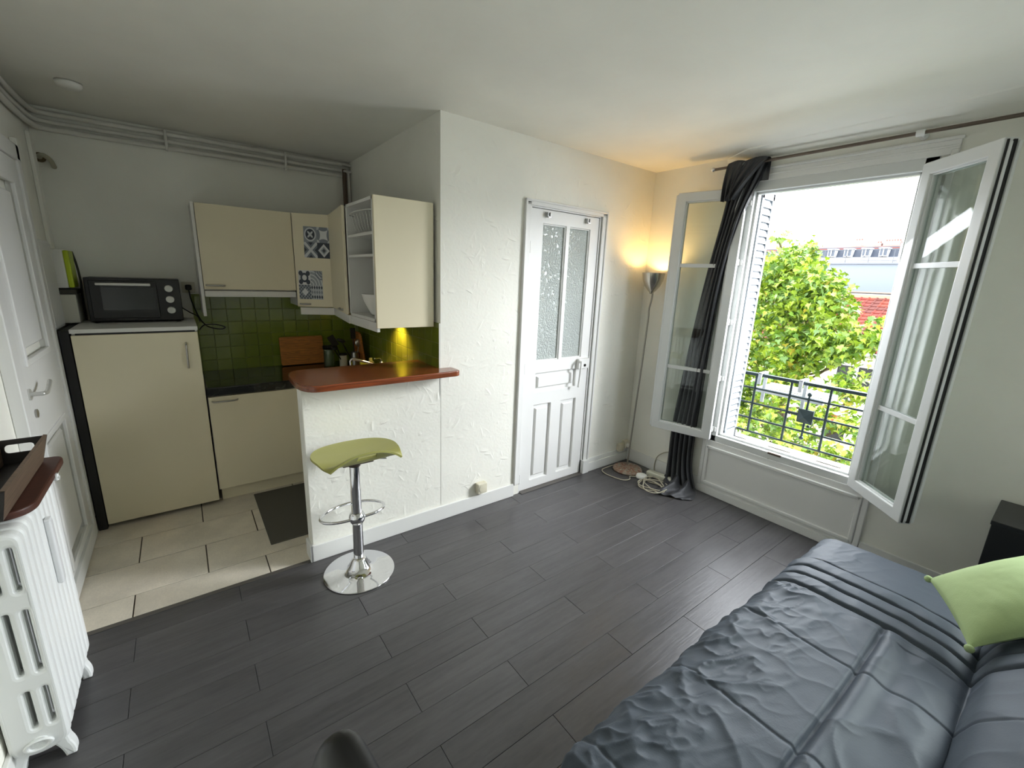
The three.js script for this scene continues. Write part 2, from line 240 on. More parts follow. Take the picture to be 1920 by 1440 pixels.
// ---------- window opening in the right wall: frame, sashes, sill, apron ----------
function windowFrame(w, z0, z1, y0, y1) { // z0..z1, y0..y1: clear opening
  const a = 0.062;
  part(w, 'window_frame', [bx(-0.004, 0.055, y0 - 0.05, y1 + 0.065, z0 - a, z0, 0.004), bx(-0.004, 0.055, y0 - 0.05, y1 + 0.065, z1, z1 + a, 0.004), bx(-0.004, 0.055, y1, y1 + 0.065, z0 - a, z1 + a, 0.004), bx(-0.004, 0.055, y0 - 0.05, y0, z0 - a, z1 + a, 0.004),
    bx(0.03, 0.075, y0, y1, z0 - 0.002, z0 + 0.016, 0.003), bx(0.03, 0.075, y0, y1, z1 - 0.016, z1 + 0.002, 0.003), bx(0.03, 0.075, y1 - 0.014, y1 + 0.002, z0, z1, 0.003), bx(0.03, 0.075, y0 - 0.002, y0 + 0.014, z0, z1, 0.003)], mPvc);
  part(w, 'sill', [bx(0.05, 0.4, y0 - 0.11, y0 - 0.055, z0 - 0.05, z1 + 0.05, 0.006)], M({ color: '#c9c6bd', roughness: 0.8 }));
}
function makeSash(parent, name, W, y0, y1, local) { // hinge at local x = 0, leaf along +x, outside face at +z
  const g = new THREE.Group(); g.name = name; parent.add(g);
  const T = 0.064, st = 0.066, add = (n, geo, m) => part(g, n, geo, m, undefined, true);
  const fr = (x0, x1, a, b) => bx(x0, x1, a, b, -T / 2, T / 2, 0.006);
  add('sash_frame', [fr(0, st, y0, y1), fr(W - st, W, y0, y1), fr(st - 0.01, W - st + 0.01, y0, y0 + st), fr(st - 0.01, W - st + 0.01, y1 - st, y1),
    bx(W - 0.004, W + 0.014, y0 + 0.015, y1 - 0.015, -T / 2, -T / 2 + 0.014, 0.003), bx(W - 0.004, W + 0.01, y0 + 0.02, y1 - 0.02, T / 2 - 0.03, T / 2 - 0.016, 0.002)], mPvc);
  add('gasket', [bx(W - 0.004, W + 0.006, y0 + 0.01, y1 - 0.01, -0.016, -0.002), bx(W - 0.004, W + 0.007, y0 + 0.01, y1 - 0.01, 0.016, 0.022), bx(0.02, W - 0.02, y1 - 0.002, y1 + 0.004, -0.008, 0.008), bx(0.02, W - 0.02, y0 - 0.004, y0 + 0.002, -0.008, 0.008)], mGasket);
  const i0 = st - 0.004, i1 = W - st + 0.004, b0 = y0 + st - 0.004, b1 = y1 - st + 0.004;
  const bead = (zz) => [bx(i0, i0 + 0.012, b0, b1, zz - 0.006, zz + 0.006, 0.003), bx(i1 - 0.012, i1, b0, b1, zz - 0.006, zz + 0.006, 0.003), bx(i0, i1, b0, b0 + 0.012, zz - 0.006, zz + 0.006, 0.003), bx(i0, i1, b1 - 0.012, b1, zz - 0.006, zz + 0.006, 0.003)];
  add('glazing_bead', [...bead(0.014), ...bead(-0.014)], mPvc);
  add('pane', bx(i0, i1, b0, b1, -0.004, 0.0), mGlass);
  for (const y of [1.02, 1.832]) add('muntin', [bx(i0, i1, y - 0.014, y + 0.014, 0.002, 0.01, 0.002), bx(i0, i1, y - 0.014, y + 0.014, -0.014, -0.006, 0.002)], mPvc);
  return g;
}
const win = struct('window_1');
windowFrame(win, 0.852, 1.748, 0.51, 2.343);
const SY0 = 0.472, SY1 = 2.368;
{ // left leaf, swung right back against the wall
  const hx = -0.030, hz = 0.822, ox = -0.150, oz = 0.352, W = Math.hypot(ox - hx, oz - hz);
  const g = makeSash(win, 'left_sash', W, SY0, SY1); g.position.set(hx, 0, hz); g.rotation.y = Math.atan2(-(oz - hz), ox - hx);
  // handle side espagnolette plates
}
{
  const hx = -0.030, hz = 1.778, ox = -0.352, oz = 2.105, W = Math.hypot(ox - hx, oz - hz);
  const g = makeSash(win, 'right_sash', W, SY0, SY1); g.position.set(hx, 0, hz); g.rotation.y = Math.atan2(-(oz - hz), ox - hx);
}
for (const y of [0.56, 0.98, 1.42, 1.86, 2.27]) part(win, 'hinge', [rod([-0.022, y - 0.022, 0.818], [-0.022, y + 0.022, 0.818], 0.011), bx(-0.012, 0.002, y - 0.018, y + 0.018, 0.812, 0.846, 0.003)], mTrim);
part(win, 'latch_keep', [bx(-0.01, 0.004, 0.497, 0.512, 1.25, 1.34, 0.003), rod([-0.009, 0.455, 1.26], [-0.003, 0.455, 1.26], 0.006)], mDarkMetal);
part(win, 'apron_panel', [bx(-0.012, 0, 0.05, 0.46, 0.768, 1.87, 0.003), bx(-0.028, -0.008, 0.39, 0.415, 0.80, 1.84, 0.006), bx(-0.028, -0.008, 0.085, 0.11, 0.80, 1.84, 0.006), bx(-0.028, -0.008, 0.085, 0.415, 0.795, 0.82, 0.006), bx(-0.028, -0.008, 0.085, 0.415, 1.82, 1.845, 0.006), bx(-0.024, 0, 0, 0.062, 0.76, 1.88, 0.004)], mTrim);
part(win, 'casing', [bx(-0.022, 0, 0.06, 2.43, 0.758, 0.79, 0.006), bx(-0.022, 0, 0.06, 2.43, 1.848, 1.88, 0.006), bx(-0.012, 0, 2.405, 2.485, 0.758, 1.88, 0.004), bx(-0.026, 0, 2.475, 2.492, 0.75, 1.888, 0.005), bx(-0.018, 0, 2.44, 2.452, 0.758, 1.88, 0.004)], mTrim);
// second window of the same wall, behind the camera
const win2 = struct('window_2');
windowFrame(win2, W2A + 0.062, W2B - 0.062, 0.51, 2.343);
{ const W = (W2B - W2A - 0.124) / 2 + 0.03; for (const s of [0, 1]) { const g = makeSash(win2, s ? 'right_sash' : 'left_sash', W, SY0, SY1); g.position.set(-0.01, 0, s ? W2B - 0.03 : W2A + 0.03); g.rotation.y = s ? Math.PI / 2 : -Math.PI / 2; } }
// louvred metal shutters folded back in the reveal
const mShut = M({ color: '#9fa7ae', roughness: 0.45 });
function shutter(z, s, label) {
  const o = thing('louvred_shutter', label, 'shutter', [0.08, 0.44, z]);
  const x0 = 0.082, x1 = 0.276, y0 = 0.455, y1 = 2.36;
  part(o, 'frame', [bx(x0, x0 + 0.03, y0, y1, z - 0.008, z + 0.008, 0.003), bx(x1 - 0.03, x1, y0, y1, z - 0.008, z + 0.008, 0.003), bx(x0, x1, y0, y0 + 0.09, z - 0.008, z + 0.008, 0.003), bx(x0, x1, y1 - 0.05, y1, z - 0.008, z + 0.008, 0.003), bx(x0, x1, y0, y1, z - s * 0.012, z - s * 0.007)], mShut);
  for (let y = y0 + 0.12; y < y1 - 0.06; y += 0.05) { const g = bx(-0.078, 0.078, -0.021, 0.021, -0.002, 0.002, 0.0015); g.rotateX(s * -0.26).translate((x0 + x1) / 2, y, z + s * 0.002); part(o, 'slat', g, mShut); }
  part(o, 'folded_leaf', [bx(x0 + 0.01, x1, y0 + 0.01, y1 - 0.01, z - s * 0.03, z - s * 0.02, 0.002), bx(x0, x1, y0 + 0.01, y1 - 0.01, z - s * 0.05, z - s * 0.04, 0.002)], mShut);
}
shutter(0.868, 1, 'white louvred metal shutter folded in the reveal left of the open window');
shutter(1.735, -1, 'white louvred metal shutter folded in the reveal behind the right window leaf');
{ // iron guard rail
  const o = thing('balcony_railing', 'dark green iron guard rail with a square boss outside the open window', 'railing', [0.3, 0.4, 1.3]), m = M({ color: '#2f3d3f', roughness: 0.5, metalness: 0.3 });
  part(o, 'handrail', bx(0.282, 0.318, 0.995, 1.02, 0.79, 1.81, 0.006), m);
  for (const y of [0.893, 0.768, 0.642, 0.528]) part(o, 'bar', rod([0.3, y, 0.79], [0.3, y, 1.81], 0.008), m);
  for (const z of [0.957, 1.215, 1.473, 1.73]) part(o, 'baluster', rod([0.3, 0.53, z], [0.3, 1.0, z], 0.009), m);
  const b = new THREE.CylinderGeometry(0.001, 0.072, 0.028, 4, 1).rotateY(Math.PI / 4).rotateZ(Math.PI / 2).translate(0.272, 0.762, 1.345);
  part(o, 'boss', [toCreasedNormals(b, 0.3), bx(0.286, 0.306, 0.71, 0.814, 1.293, 1.397, 0.003)], m);
  part(o, 'spindle', [rod([0.3, 0.6, 1.345], [0.3, 0.92, 1.345], 0.008), new THREE.SphereGeometry(0.016, 12, 8).translate(0.3, 0.93, 1.345), new THREE.SphereGeometry(0.016, 12, 8).translate(0.3, 0.592, 1.345), rod([0.3, 0.762, 1.25], [0.3, 0.762, 1.44], 0.009), new THREE.SphereGeometry(0.012, 10, 8).translate(0.3, 0.762, 1.235), new THREE.SphereGeometry(0.012, 10, 8).translate(0.3, 0.69, 1.375)], m);
}
{ // drying rack hung over the rail
  const o = thing('hanging_drying_rack', 'white plastic drying rack hooked over the green guard rail', 'drying rack', [0.36, 0.7, 1.15]), m = M({ color: '#d5d8dc', roughness: 0.4 });
  for (const z of [0.998, 1.288]) part(o, 'hook', [bx(0.25, 0.262, 0.94, 1.032, z - 0.013, z + 0.013, 0.003), bx(0.25, 0.37, 1.022, 1.034, z - 0.013, z + 0.013, 0.003), bx(0.358, 0.37, 0.78, 1.03, z - 0.013, z + 0.013, 0.003)], m);
  part(o, 'rail', [bx(0.36, 0.385, 0.855, 0.895, 0.93, 1.42, 0.004), bx(0.64, 0.665, 0.855, 0.895, 0.93, 1.42, 0.004), bx(0.36, 0.66, 0.862, 0.888, 0.93, 0.955, 0.003), bx(0.36, 0.66, 0.862, 0.888, 1.395, 1.42, 0.003)], m);
  for (let k = 0; k < 5; k++) part(o, 'line', rod([0.42 + 0.05 * k, 0.876, 0.95], [0.42 + 0.05 * k, 0.876, 1.4], 0.003, 6), m);
}
// ---------- kitchen corner ----------
const mGreen = [[0.47, 0.53, 0.16], [0.45, 0.52, 0.15], [0.49, 0.55, 0.18], [0.44, 0.505, 0.155]].map((c) => M({ color: new THREE.Color().setRGB(...c, THREE.SRGBColorSpace), roughness: 0.16, clearcoat: 0.3, clearcoatRoughness: 0.1 }));
{ // glazed wall tiles, 10 cm
  const back = struct('wall_tiling_back'), side = struct('wall_tiling_side'), mGr = M({ color: '#8f9a5c', roughness: 0.9 });
  part(back, 'grout', bx(-3.275, -2.041, 0.86, 1.47, KZ, KZ + 0.005), mGr); part(side, 'grout', bx(-2.046, -2.04, 0.86, 1.385, KZ + 0.005, -0.002), mGr);
  const tb = bx(-0.0488, 0.0488, -0.0488, 0.0488, -0.004, 0.004, 0.002), ts = tb.clone().rotateY(Math.PI / 2);
  for (let j = 0; j < 6; j++) for (let i = 0; i < 13; i++) { const x = -2.11 - 0.1 * i, y = 0.905 + 0.1 * j; if (x < -3.24) continue; const m = part(back, 'tile', tb, mGreen[(i * 5 + j * 3 + ((i * j) % 3)) % 4], undefined, true); m.position.set(x, y, KZ + 0.005 + 0.0004 * ((i + j) % 3)); }
  for (let j = 0; j < 5; j++) for (let i = 0; i < 17; i++) { const z = -0.052 - 0.1 * i; if (z < KZ + 0.05) continue; const m = part(side, 'tile', ts, mGreen[(i * 3 + j * 5 + ((i * j) % 3)) % 4], undefined, true); m.position.set(-2.045 - 0.0004 * ((i + j) % 3), 0.905 + 0.1 * j + (j === 4 ? 0.0 : 0), z); }
  part(side, 'edge_trim', bx(-2.05, -2.0405, 0.9, 1.385, -0.006, 0, 0.002), mTrim);
}
const bowHandle = (a, b, n, out) => { // bow handle from a to b, standing off along n
  const A = V(...a), B = V(...b), N = V(...n); return tube([A, A.clone().addScaledVector(N, out * 0.8).lerp(B, 0.06), A.clone().lerp(B, 0.5).addScaledVector(N, out), B.clone().addScaledVector(N, out * 0.8).lerp(A, 0.06), B], 0.006, 30);
};
{ // fridge behind a cream door
  const o = thing('fridge', 'tall cream fronted fridge with a black side and a microwave oven on top', 'fridge', [-3.578, 0, -1.37]);
  part(o, 'body', [bx(-3.879, -3.277, 0.07, 1.27, KZ + 0.02, -1.085, 0.004)], mWhiteLam);
  part(o, 'door', [bx(-3.879, -3.277, 0.03, 1.256, -1.083, -1.061, 0.003)], mCream);
  part(o, 'top_board', [bx(-3.882, -3.274, 1.268, 1.292, KZ + 0.02, -1.06, 0.002)], mWhiteLam);
  part(o, 'vent_strip', [bx(-3.86, -3.29, 1.257, 1.267, -1.09, -1.07)], mBlack);
  part(o, 'handle', bowHandle([-3.346, 1.185, -1.061], [-3.350, 1.02, -1.061], [0, 0, 1], 0.026), mSteel);
  part(o, 'side_panel', [bx(-3.928, -3.884, 0.0, 1.284, KZ + 0.02, -1.062, 0.003)], mBlack, 'black side panel');
}
{ // cabinet under the worktop
  const o = thing('base_cabinet', 'cream base cabinet under the black worktop, beside the fridge', 'cabinet', [-2.97, 0, -1.37]);
  part(o, 'carcass', [bx(-3.268, -2.66, 0.1, 0.806, KZ + 0.02, -1.085)], mWhiteLam);
  part(o, 'door', bx(-3.266, -2.668, 0.108, 0.800, -1.083, -1.061, 0.003), mCream);
  part(o, 'handle', bowHandle([-3.245, 0.768, -1.061], [-3.095, 0.768, -1.061], [0, 0, 1], 0.026), mSteel);
  part(o, 'plinth', bx(-3.255, -2.66, 0, 0.1, -1.14, -1.12), mCream);
  const c = thing('base_cabinet', 'white base cabinet hidden behind the half wall under the bar', 'cabinet', [-2.34, 0, -0.8]);
  part(c, 'carcass', [bx(-2.62, -2.05, 0.1, 0.68, KZ + 0.02, -0.13), bx(-2.62, -2.05, 0.68, 0.805, KZ + 0.02, -1.02), bx(-2.62, -2.05, 0.68, 0.805, -0.6, -0.13)], mWhiteLam);
  part(c, 'door', bx(-2.642, -2.622, 0.108, 0.800, -1.055, -0.14, 0.003), mCream);
  part(c, 'plinth', bx(-2.58, -2.56, 0, 0.1, -1.11, -0.13), mCream);
}
{
  const graniteCol = dtex(512, 512, (u, v) => { const f = fbm(u * 40, v * 40, 40, 40, 3, 110), w = fbm(u * 5, v * 5, 5, 5, 4, 115), vein = Math.pow(1 - Math.abs(fbm(u * 4, v * 4, 4, 4, 4, 120) * 2 - 1), 14); const k = 0.055 + 0.05 * f * w + 0.22 * vein * f; return [k * 0.96, k, k * 0.92]; }, true, [1 / 0.7, 1 / 0.7]);
  const s = poly([[-3.272, 1.048], [-2.645, 1.048], [-2.645, 0.125], [-2.048, 0.125], [-2.048, -KZ - 0.012], [-3.272, -KZ - 0.012]]);
  const sink = rrect(-2.56, 0.62, -2.22, 1.0, 0.05, new THREE.Path()); s.holes.push(sink);
  const o = thing('worktop', 'black marbled L shaped kitchen worktop along the green tiles', 'worktop', [-2.7, 0.806, -1.3]);
  part(o, 'slab', metres(prism(s, 0.063, 0.008, 3).rotateX(-Math.PI / 2).translate(0, 0.807, 0)), M({ map: graniteCol, roughness: 0.14, clearcoat: 0.4 }));
  part(o, 'sink', [bx(-2.555, -2.225, 0.70, 0.706, -0.995, -0.625), bx(-2.562, -2.556, 0.70, 0.874, -1.0, -0.62), bx(-2.224, -2.218, 0.70, 0.874, -1.0, -0.62), bx(-2.56, -2.22, 0.70, 0.874, -1.004, -0.998), bx(-2.56, -2.22, 0.70, 0.874, -0.622, -0.616)], mSteel);
}
{ // wooden bar top on the half wall
  const w = woodTex([0.52, 0.26, 0.13], 130, [1 / 1.6, 1 / 0.36]);
  const s = new THREE.Shape(); s.moveTo(-2.905, 0.05); s.quadraticCurveTo(-2.905, -0.135, -2.80, -0.135); s.lineTo(-2.0, -0.130); s.quadraticCurveTo(-1.958, -0.128, -1.958, -0.09); s.lineTo(-1.962, -0.02); s.quadraticCurveTo(-1.964, -0.001, -1.99, -0.001); s.lineTo(-2.047, -0.001); s.lineTo(-2.047, 0.325); s.lineTo(-2.79, 0.325); s.quadraticCurveTo(-2.895, 0.325, -2.900, 0.2); s.closePath();
  single('breakfast_counter', metres(prism(s, 0.036, 0.006, 3).rotateX(-Math.PI / 2).translate(0, 1.06, 0)), M({ map: w, roughness: 0.24, clearcoat: 0.5, clearcoatRoughness: 0.12 }), 'varnished reddish brown wooden bar top on the white half wall', 'counter');
}
{ // wall cabinets
  const o = thing('hanging_cupboard', 'wide cream wall cabinet with a hood strip above the green tiles', 'cabinet', [-2.9, 1.46, -1.5]);
  part(o, 'carcass', [bx(-3.20, -2.60, 1.525, 2.098, KZ + 0.006, -1.352, 0.002)], mWhiteLam);
  part(o, 'door', bx(-3.200, -2.604, 1.521, 2.098, -1.350, -1.330, 0.003), mCream);
  part(o, 'handle', bowHandle([-3.185, 1.549, -1.33], [-3.075, 1.549, -1.33], [0, 0, 1], 0.022), mSteel);
  part(o, 'hood_strip', [bx(-3.20, -2.604, 1.468, 1.512, -1.385, -1.345, 0.004), bx(-3.20, -2.604, 1.475, 1.52, KZ + 0.006, -1.385)], mWhiteLam);
  part(o, 'side_panel', bx(-3.222, -3.203, 1.333, 2.102, KZ + 0.006, -1.328, 0.002), mWhiteLam, 'long white side panel');
  // corner cabinet with a folding door
  const c = thing('hanging_cupboard', 'narrow corner wall cabinet with two blue patterned sheets on its door', 'cabinet', [-2.3, 1.34, -1.4]);
  const A = [-2.597, -1.335], B = [-2.343, -1.215], C = [-2.428, -0.575], sh = poly([[A[0], -A[1]], [B[0], -B[1]], [C[0] + 0.004, -C[1]], [-2.044, -C[1]], [-2.044, -KZ - 0.006], [A[0], -KZ - 0.006]]);
  part(c, 'carcass', metres(prism(sh, 0.7).rotateX(-Math.PI / 2).translate(0.006, 1.40, -0.012)), mWhiteLam);
  const panel = (p, q, y0, y1, t) => { const L = Math.hypot(q[0] - p[0], q[1] - p[1]); const g = bx(0.001, L - 0.001, y0, y1, 0, t, 0.002); return g.rotateY(Math.atan2(-(q[1] - p[1]), q[0] - p[0])).translate(p[0], 0, p[1]); };
  const d1 = part(c, 'door', panel(A, B, 1.398, 2.098, 0.018), mCream), d2 = part(c, 'door', panel([B[0] - 0.002, B[1]], C, 1.398, 2.098, 0.018).translate(-0.004, 0, 0), mCream);
  part(c, 'light_pelmet', [panel([A[0] + 0.02, A[1] - 0.014], [B[0] + 0.01, B[1] - 0.02], 1.335, 1.392, 0.018), panel([B[0] + 0.008, B[1] - 0.02], [C[0] + 0.012, C[1]], 1.335, 1.392, 0.018)], mWhiteLam);
  const along = (p, q, t, off) => { const L = Math.hypot(q[0] - p[0], q[1] - p[1]), ux = (q[0] - p[0]) / L, uz = (q[1] - p[1]) / L; return [p[0] + ux * t - uz * off, p[1] + uz * t + ux * off, -uz, ux]; };
  let h = along(A, B, 0.02, 0.018), k = along(A, B, 0.095, 0.018);
  part(c, 'handle', bowHandle([h[0], 1.42, h[1]], [k[0], 1.42, k[1]], [h[2], 0, h[3]], 0.02), mSteel);
  h = along(B, C, 0.40, 0.02); k = along(B, C, 0.52, 0.02);
  part(c, 'handle', bowHandle([h[0], 1.42, h[1]], [k[0], 1.42, k[1]], [h[2], 0, h[3]], 0.02), mSteel);
  // patterned sheets: generic cement-tile motifs, four to a sheet
  const motif = [
    (g, s) => { g.fillStyle = '#8f959c'; g.fillRect(0, 0, s, s); g.strokeStyle = '#d9dbdc'; g.lineWidth = s * 0.07; g.beginPath(); g.arc(s / 2, s / 2, s * 0.4, 0, 7); g.stroke(); g.fillStyle = '#2f3540'; g.beginPath(); g.arc(s / 2, s / 2, s * 0.33, 0, 7); g.fill(); g.fillStyle = '#cfd2d3'; for (let i = 0; i < 4; i++) { g.save(); g.translate(s / 2, s / 2); g.rotate(Math.PI / 4 + i * Math.PI / 2); g.beginPath(); g.ellipse(s * 0.13, 0, s * 0.15, s * 0.07, 0, 0, 7); g.fill(); g.restore(); } },
    (g, s) => { g.fillStyle = '#7d848d'; g.fillRect(0, 0, s, s); g.fillStyle = '#c9ccce'; for (const [a, b] of [[0, 0], [1, 0], [0, 1], [1, 1]]) { g.beginPath(); g.arc(a * s, b * s, s * 0.2, 0, 7); g.fill(); } g.fillStyle = '#e1e2e2'; g.beginPath(); g.moveTo(s * 0.15, s * 0.15); g.quadraticCurveTo(s / 2, s * 0.35, s * 0.85, s * 0.15); g.quadraticCurveTo(s * 0.65, s / 2, s * 0.85, s * 0.85); g.quadraticCurveTo(s / 2, s * 0.65, s * 0.15, s * 0.85); g.quadraticCurveTo(s * 0.35, s / 2, s * 0.15, s * 0.15); g.fill(); },
    (g, s) => { g.fillStyle = '#d3d5d6'; g.fillRect(0, 0, s, s); for (let i = 0; i < 4; i++) { g.save(); g.translate(s / 2, s / 2); g.rotate(i * Math.PI / 2); g.fillStyle = '#6f7680'; g.beginPath(); g.moveTo(-s * 0.36, -s / 2); g.lineTo(s * 0.36, -s / 2); g.lineTo(0, -s * 0.12); g.fill(); g.fillStyle = '#2c323c'; g.beginPath(); g.moveTo(-s * 0.18, -s / 2); g.lineTo(s * 0.18, -s / 2); g.lineTo(0, -s * 0.3); g.fill(); g.restore(); } },
    (g, s) => { g.fillStyle = '#343b46'; g.fillRect(0, 0, s, s); g.fillStyle = '#d8dadb'; g.beginPath(); g.moveTo(s / 2, s * 0.06); g.lineTo(s * 0.94, s / 2); g.lineTo(s / 2, s * 0.94); g.lineTo(s * 0.06, s / 2); g.fill(); g.fillStyle = '#9ba1a7'; g.beginPath(); g.moveTo(s / 2, s * 0.24); g.lineTo(s * 0.76, s / 2); g.lineTo(s / 2, s * 0.76); g.lineTo(s * 0.24, s / 2); g.fill(); g.fillStyle = '#3c434e'; g.fillRect(s * 0.45, s * 0.38, s * 0.1, s * 0.24); g.fillRect(s * 0.38, s * 0.45, s * 0.24, s * 0.1); },
    (g, s) => { g.fillStyle = '#dfe0e0'; g.fillRect(0, 0, s, s); g.fillStyle = '#39404b'; for (const [a, b] of [[.2, .2], [.8, .2], [.2, .8], [.8, .8], [.5, .5]]) { g.beginPath(); g.arc(a * s, b * s, s * (a === .5 ? .33 : .17), 0, 7); g.fill(); } g.lineWidth = s * 0.2; g.strokeStyle = '#39404b'; g.beginPath(); g.moveTo(s * .2, s * .2); g.lineTo(s * .8, s * .8); g.moveTo(s * .8, s * .2); g.lineTo(s * .2, s * .8); g.stroke(); g.fillStyle = '#dfe0e0'; g.beginPath(); g.arc(s / 2, s / 2, s * 0.19, 0, 7); g.fill(); },
    (g, s) => { g.fillStyle = '#9da2a8'; g.fillRect(0, 0, s, s); g.strokeStyle = '#d6d8d9'; g.lineWidth = s * 0.08; for (let i = 1; i < 5; i++) { g.beginPath(); g.arc(0, s, s * 0.24 * i, -Math.PI / 2, 0); g.stroke(); } g.strokeStyle = '#5d646e'; g.lineWidth = s * 0.05; for (let i = 1; i < 4; i++) { g.beginPath(); g.arc(s, 0, s * 0.2 * i, Math.PI / 2, Math.PI); g.stroke(); } },
    (g, s) => { g.fillStyle = '#555c67'; g.fillRect(0, 0, s, s); g.fillStyle = '#9aa0a6'; for (let i = 0; i < 8; i++) for (let j = 0; j < 8; j++) if ((i + j) % 2) g.fillRect(i * s / 8, j * s / 8, s / 8, s / 8); g.fillStyle = '#dadcdc'; g.beginPath(); g.moveTo(s / 2, s * .22); g.lineTo(s * .78, s / 2); g.lineTo(s / 2, s * .78); g.lineTo(s * .22, s / 2); g.fill(); },
    (g, s) => { g.fillStyle = '#bfc3c6'; g.fillRect(0, 0, s, s); g.fillStyle = '#3a414c'; for (let j = 0; j < 3; j++) for (let i = 0; i < 5; i++) { g.globalAlpha = j === 1 ? 0.45 : 1; g.beginPath(); const x = (i + .5) * s / 5, y = (j + .5) * s / 3; g.moveTo(x, y - s * .15); g.lineTo(x + s * .08, y); g.lineTo(x, y + s * .15); g.lineTo(x - s * .08, y); g.fill(); } g.globalAlpha = 1; },
  ];
  const place = (name, ms, t0, t1, y0, y1, tilt) => {
    const tex = ctex(256, 256, (g) => ms.forEach((f, i) => { g.save(); g.translate((i % 2) * 128, (i >> 1) * 128); g.beginPath(); g.rect(0, 0, 128, 128); g.clip(); f(g, 128); g.restore(); }));
    const g = new THREE.BoxGeometry(t1 - t0, y1 - y0, 0.001).rotateZ(tilt), p = along(A, B, (t0 + t1) / 2, 0.0188);
    part(c, name, g.rotateY(Math.atan2(-(B[1] - A[1]), B[0] - A[0])).translate(p[0], (y0 + y1) / 2, p[1]), M({ map: tex, roughness: 0.5 }), 'blue and grey patterned sheet');
  };
  place('patterned_sheet', [motif[0], motif[1], motif[2], motif[3]], 0.078, 0.268, 1.775, 2.005, -0.015); place('patterned_sheet', [motif[4], motif[5], motif[6], motif[7]], 0.02, 0.195, 1.458, 1.678, -0.01);
  // open shelf cabinet at the end of the run
  const s = thing('hanging_cupboard', 'open white wall cabinet with shelves and a cream end panel near the wall corner', 'cabinet', [-2.24, 1.34, -0.31]);
  const x0 = -2.428, x1 = -2.046, z0 = -0.565, z1 = -0.075;
  part(s, 'carcass', [bx(x0, x1, 2.082, 2.1, z0, z1, 0.001), bx(x0, x1, 1.395, 1.413, z0, z1, 0.001), bx(x0, x1, 1.395, 2.1, z0, z0 + 0.018, 0.001), bx(x0, x1, 1.395, 2.1, z1 - 0.018, z1, 0.001), bx(x1 - 0.008, x1, 1.395, 2.1, z0, z1)], mWhiteLam);
  for (const y of [1.896, 1.772]) part(s, 'shelf', bx(x0 + 0.004, x1, y, y + 0.016, z0 + 0.018, z1 - 0.018, 0.001), mWhiteLam);
  part(s, 'end_panel', bx(-2.432, -2.063, 1.360, 2.102, -0.066, -0.045, 0.003), mCream, 'cream end panel');
  part(s, 'light_pelmet', [bx(-2.424, -2.406, 1.335, 1.392, z0, -0.07, 0.002)], mWhiteLam);
}
{ // wire rack and bowl on the shelves
  const m = M({ color: '#d8d8d2', roughness: 0.4 }), o = thing('wire_rack', 'white wire plate rack on the top shelf of the open wall cabinet', 'rack', [-2.25, 1.913, -0.4]);
  const g = [tube([[-2.405, 2.03, -0.53], [-2.405, 2.035, -0.12], [-2.12, 2.035, -0.12], [-2.12, 2.03, -0.53]], 0.003, 40, 6, true), tube([[-2.37, 1.918, -0.5], [-2.37, 1.918, -0.15], [-2.15, 1.918, -0.15], [-2.15, 1.918, -0.5]], 0.003, 40, 6, true)];
  part(o, 'rim', g, m);
  for (let k = 0; k < 8; k++) part(o, 'wire', tube([[-2.405, 2.033, -0.52 + 0.055 * k], [-2.372, 1.917, -0.47 + 0.045 * k], [-2.15, 1.917, -0.47 + 0.045 * k], [-2.12, 2.033, -0.52 + 0.055 * k]], 0.0025, 24, 6), m);
  single('bowl', lathe([[0.0, 0], [0.035, 0], [0.045, 0.012], [0.085, 0.09], [0.098, 0.135], [0.094, 0.136], [0.08, 0.09], [0.04, 0.02], [0, 0.016]], -2.335, 1.414, -0.285), mWhitePl, 'white bowl on the bottom of the open wall cabinet', 'bowl');
}
{ // puck light under the cabinet
  const o = thing('cabinet_light', 'small round warm light under the open wall cabinet shining on the green tiles', 'light', [-2.125, 1.372, -0.60]);
  part(o, 'housing', lathe([[0, 0.022], [0.036, 0.022], [0.036, 0], [0.03, -0.002], [0.03, 0.01], [0, 0.01]], -2.125, 1.372, -0.60, 24), mSteel);
  part(o, 'lamp_lens', lathe([[0, 0.004], [0.028, 0.004], [0.028, 0.009], [0, 0.009]], -2.125, 1.372, -0.60, 24), M({ color: '#fff2cc', emissive: new THREE.Color(1, 0.72, 0.3), emissiveIntensity: 6 }));
  const l = new THREE.SpotLight(new THREE.Color(1, 0.56, 0.22), 1.7, 0, 1.05, 0.7, 2); l.position.set(-2.125, 1.366, -0.60); l.target.position.set(-2.09, 0.9, -0.60); l.castShadow = true; l.shadow.radius = 1.2; l.name = 'cabinet_lamp'; scene.add(l, l.target);
}
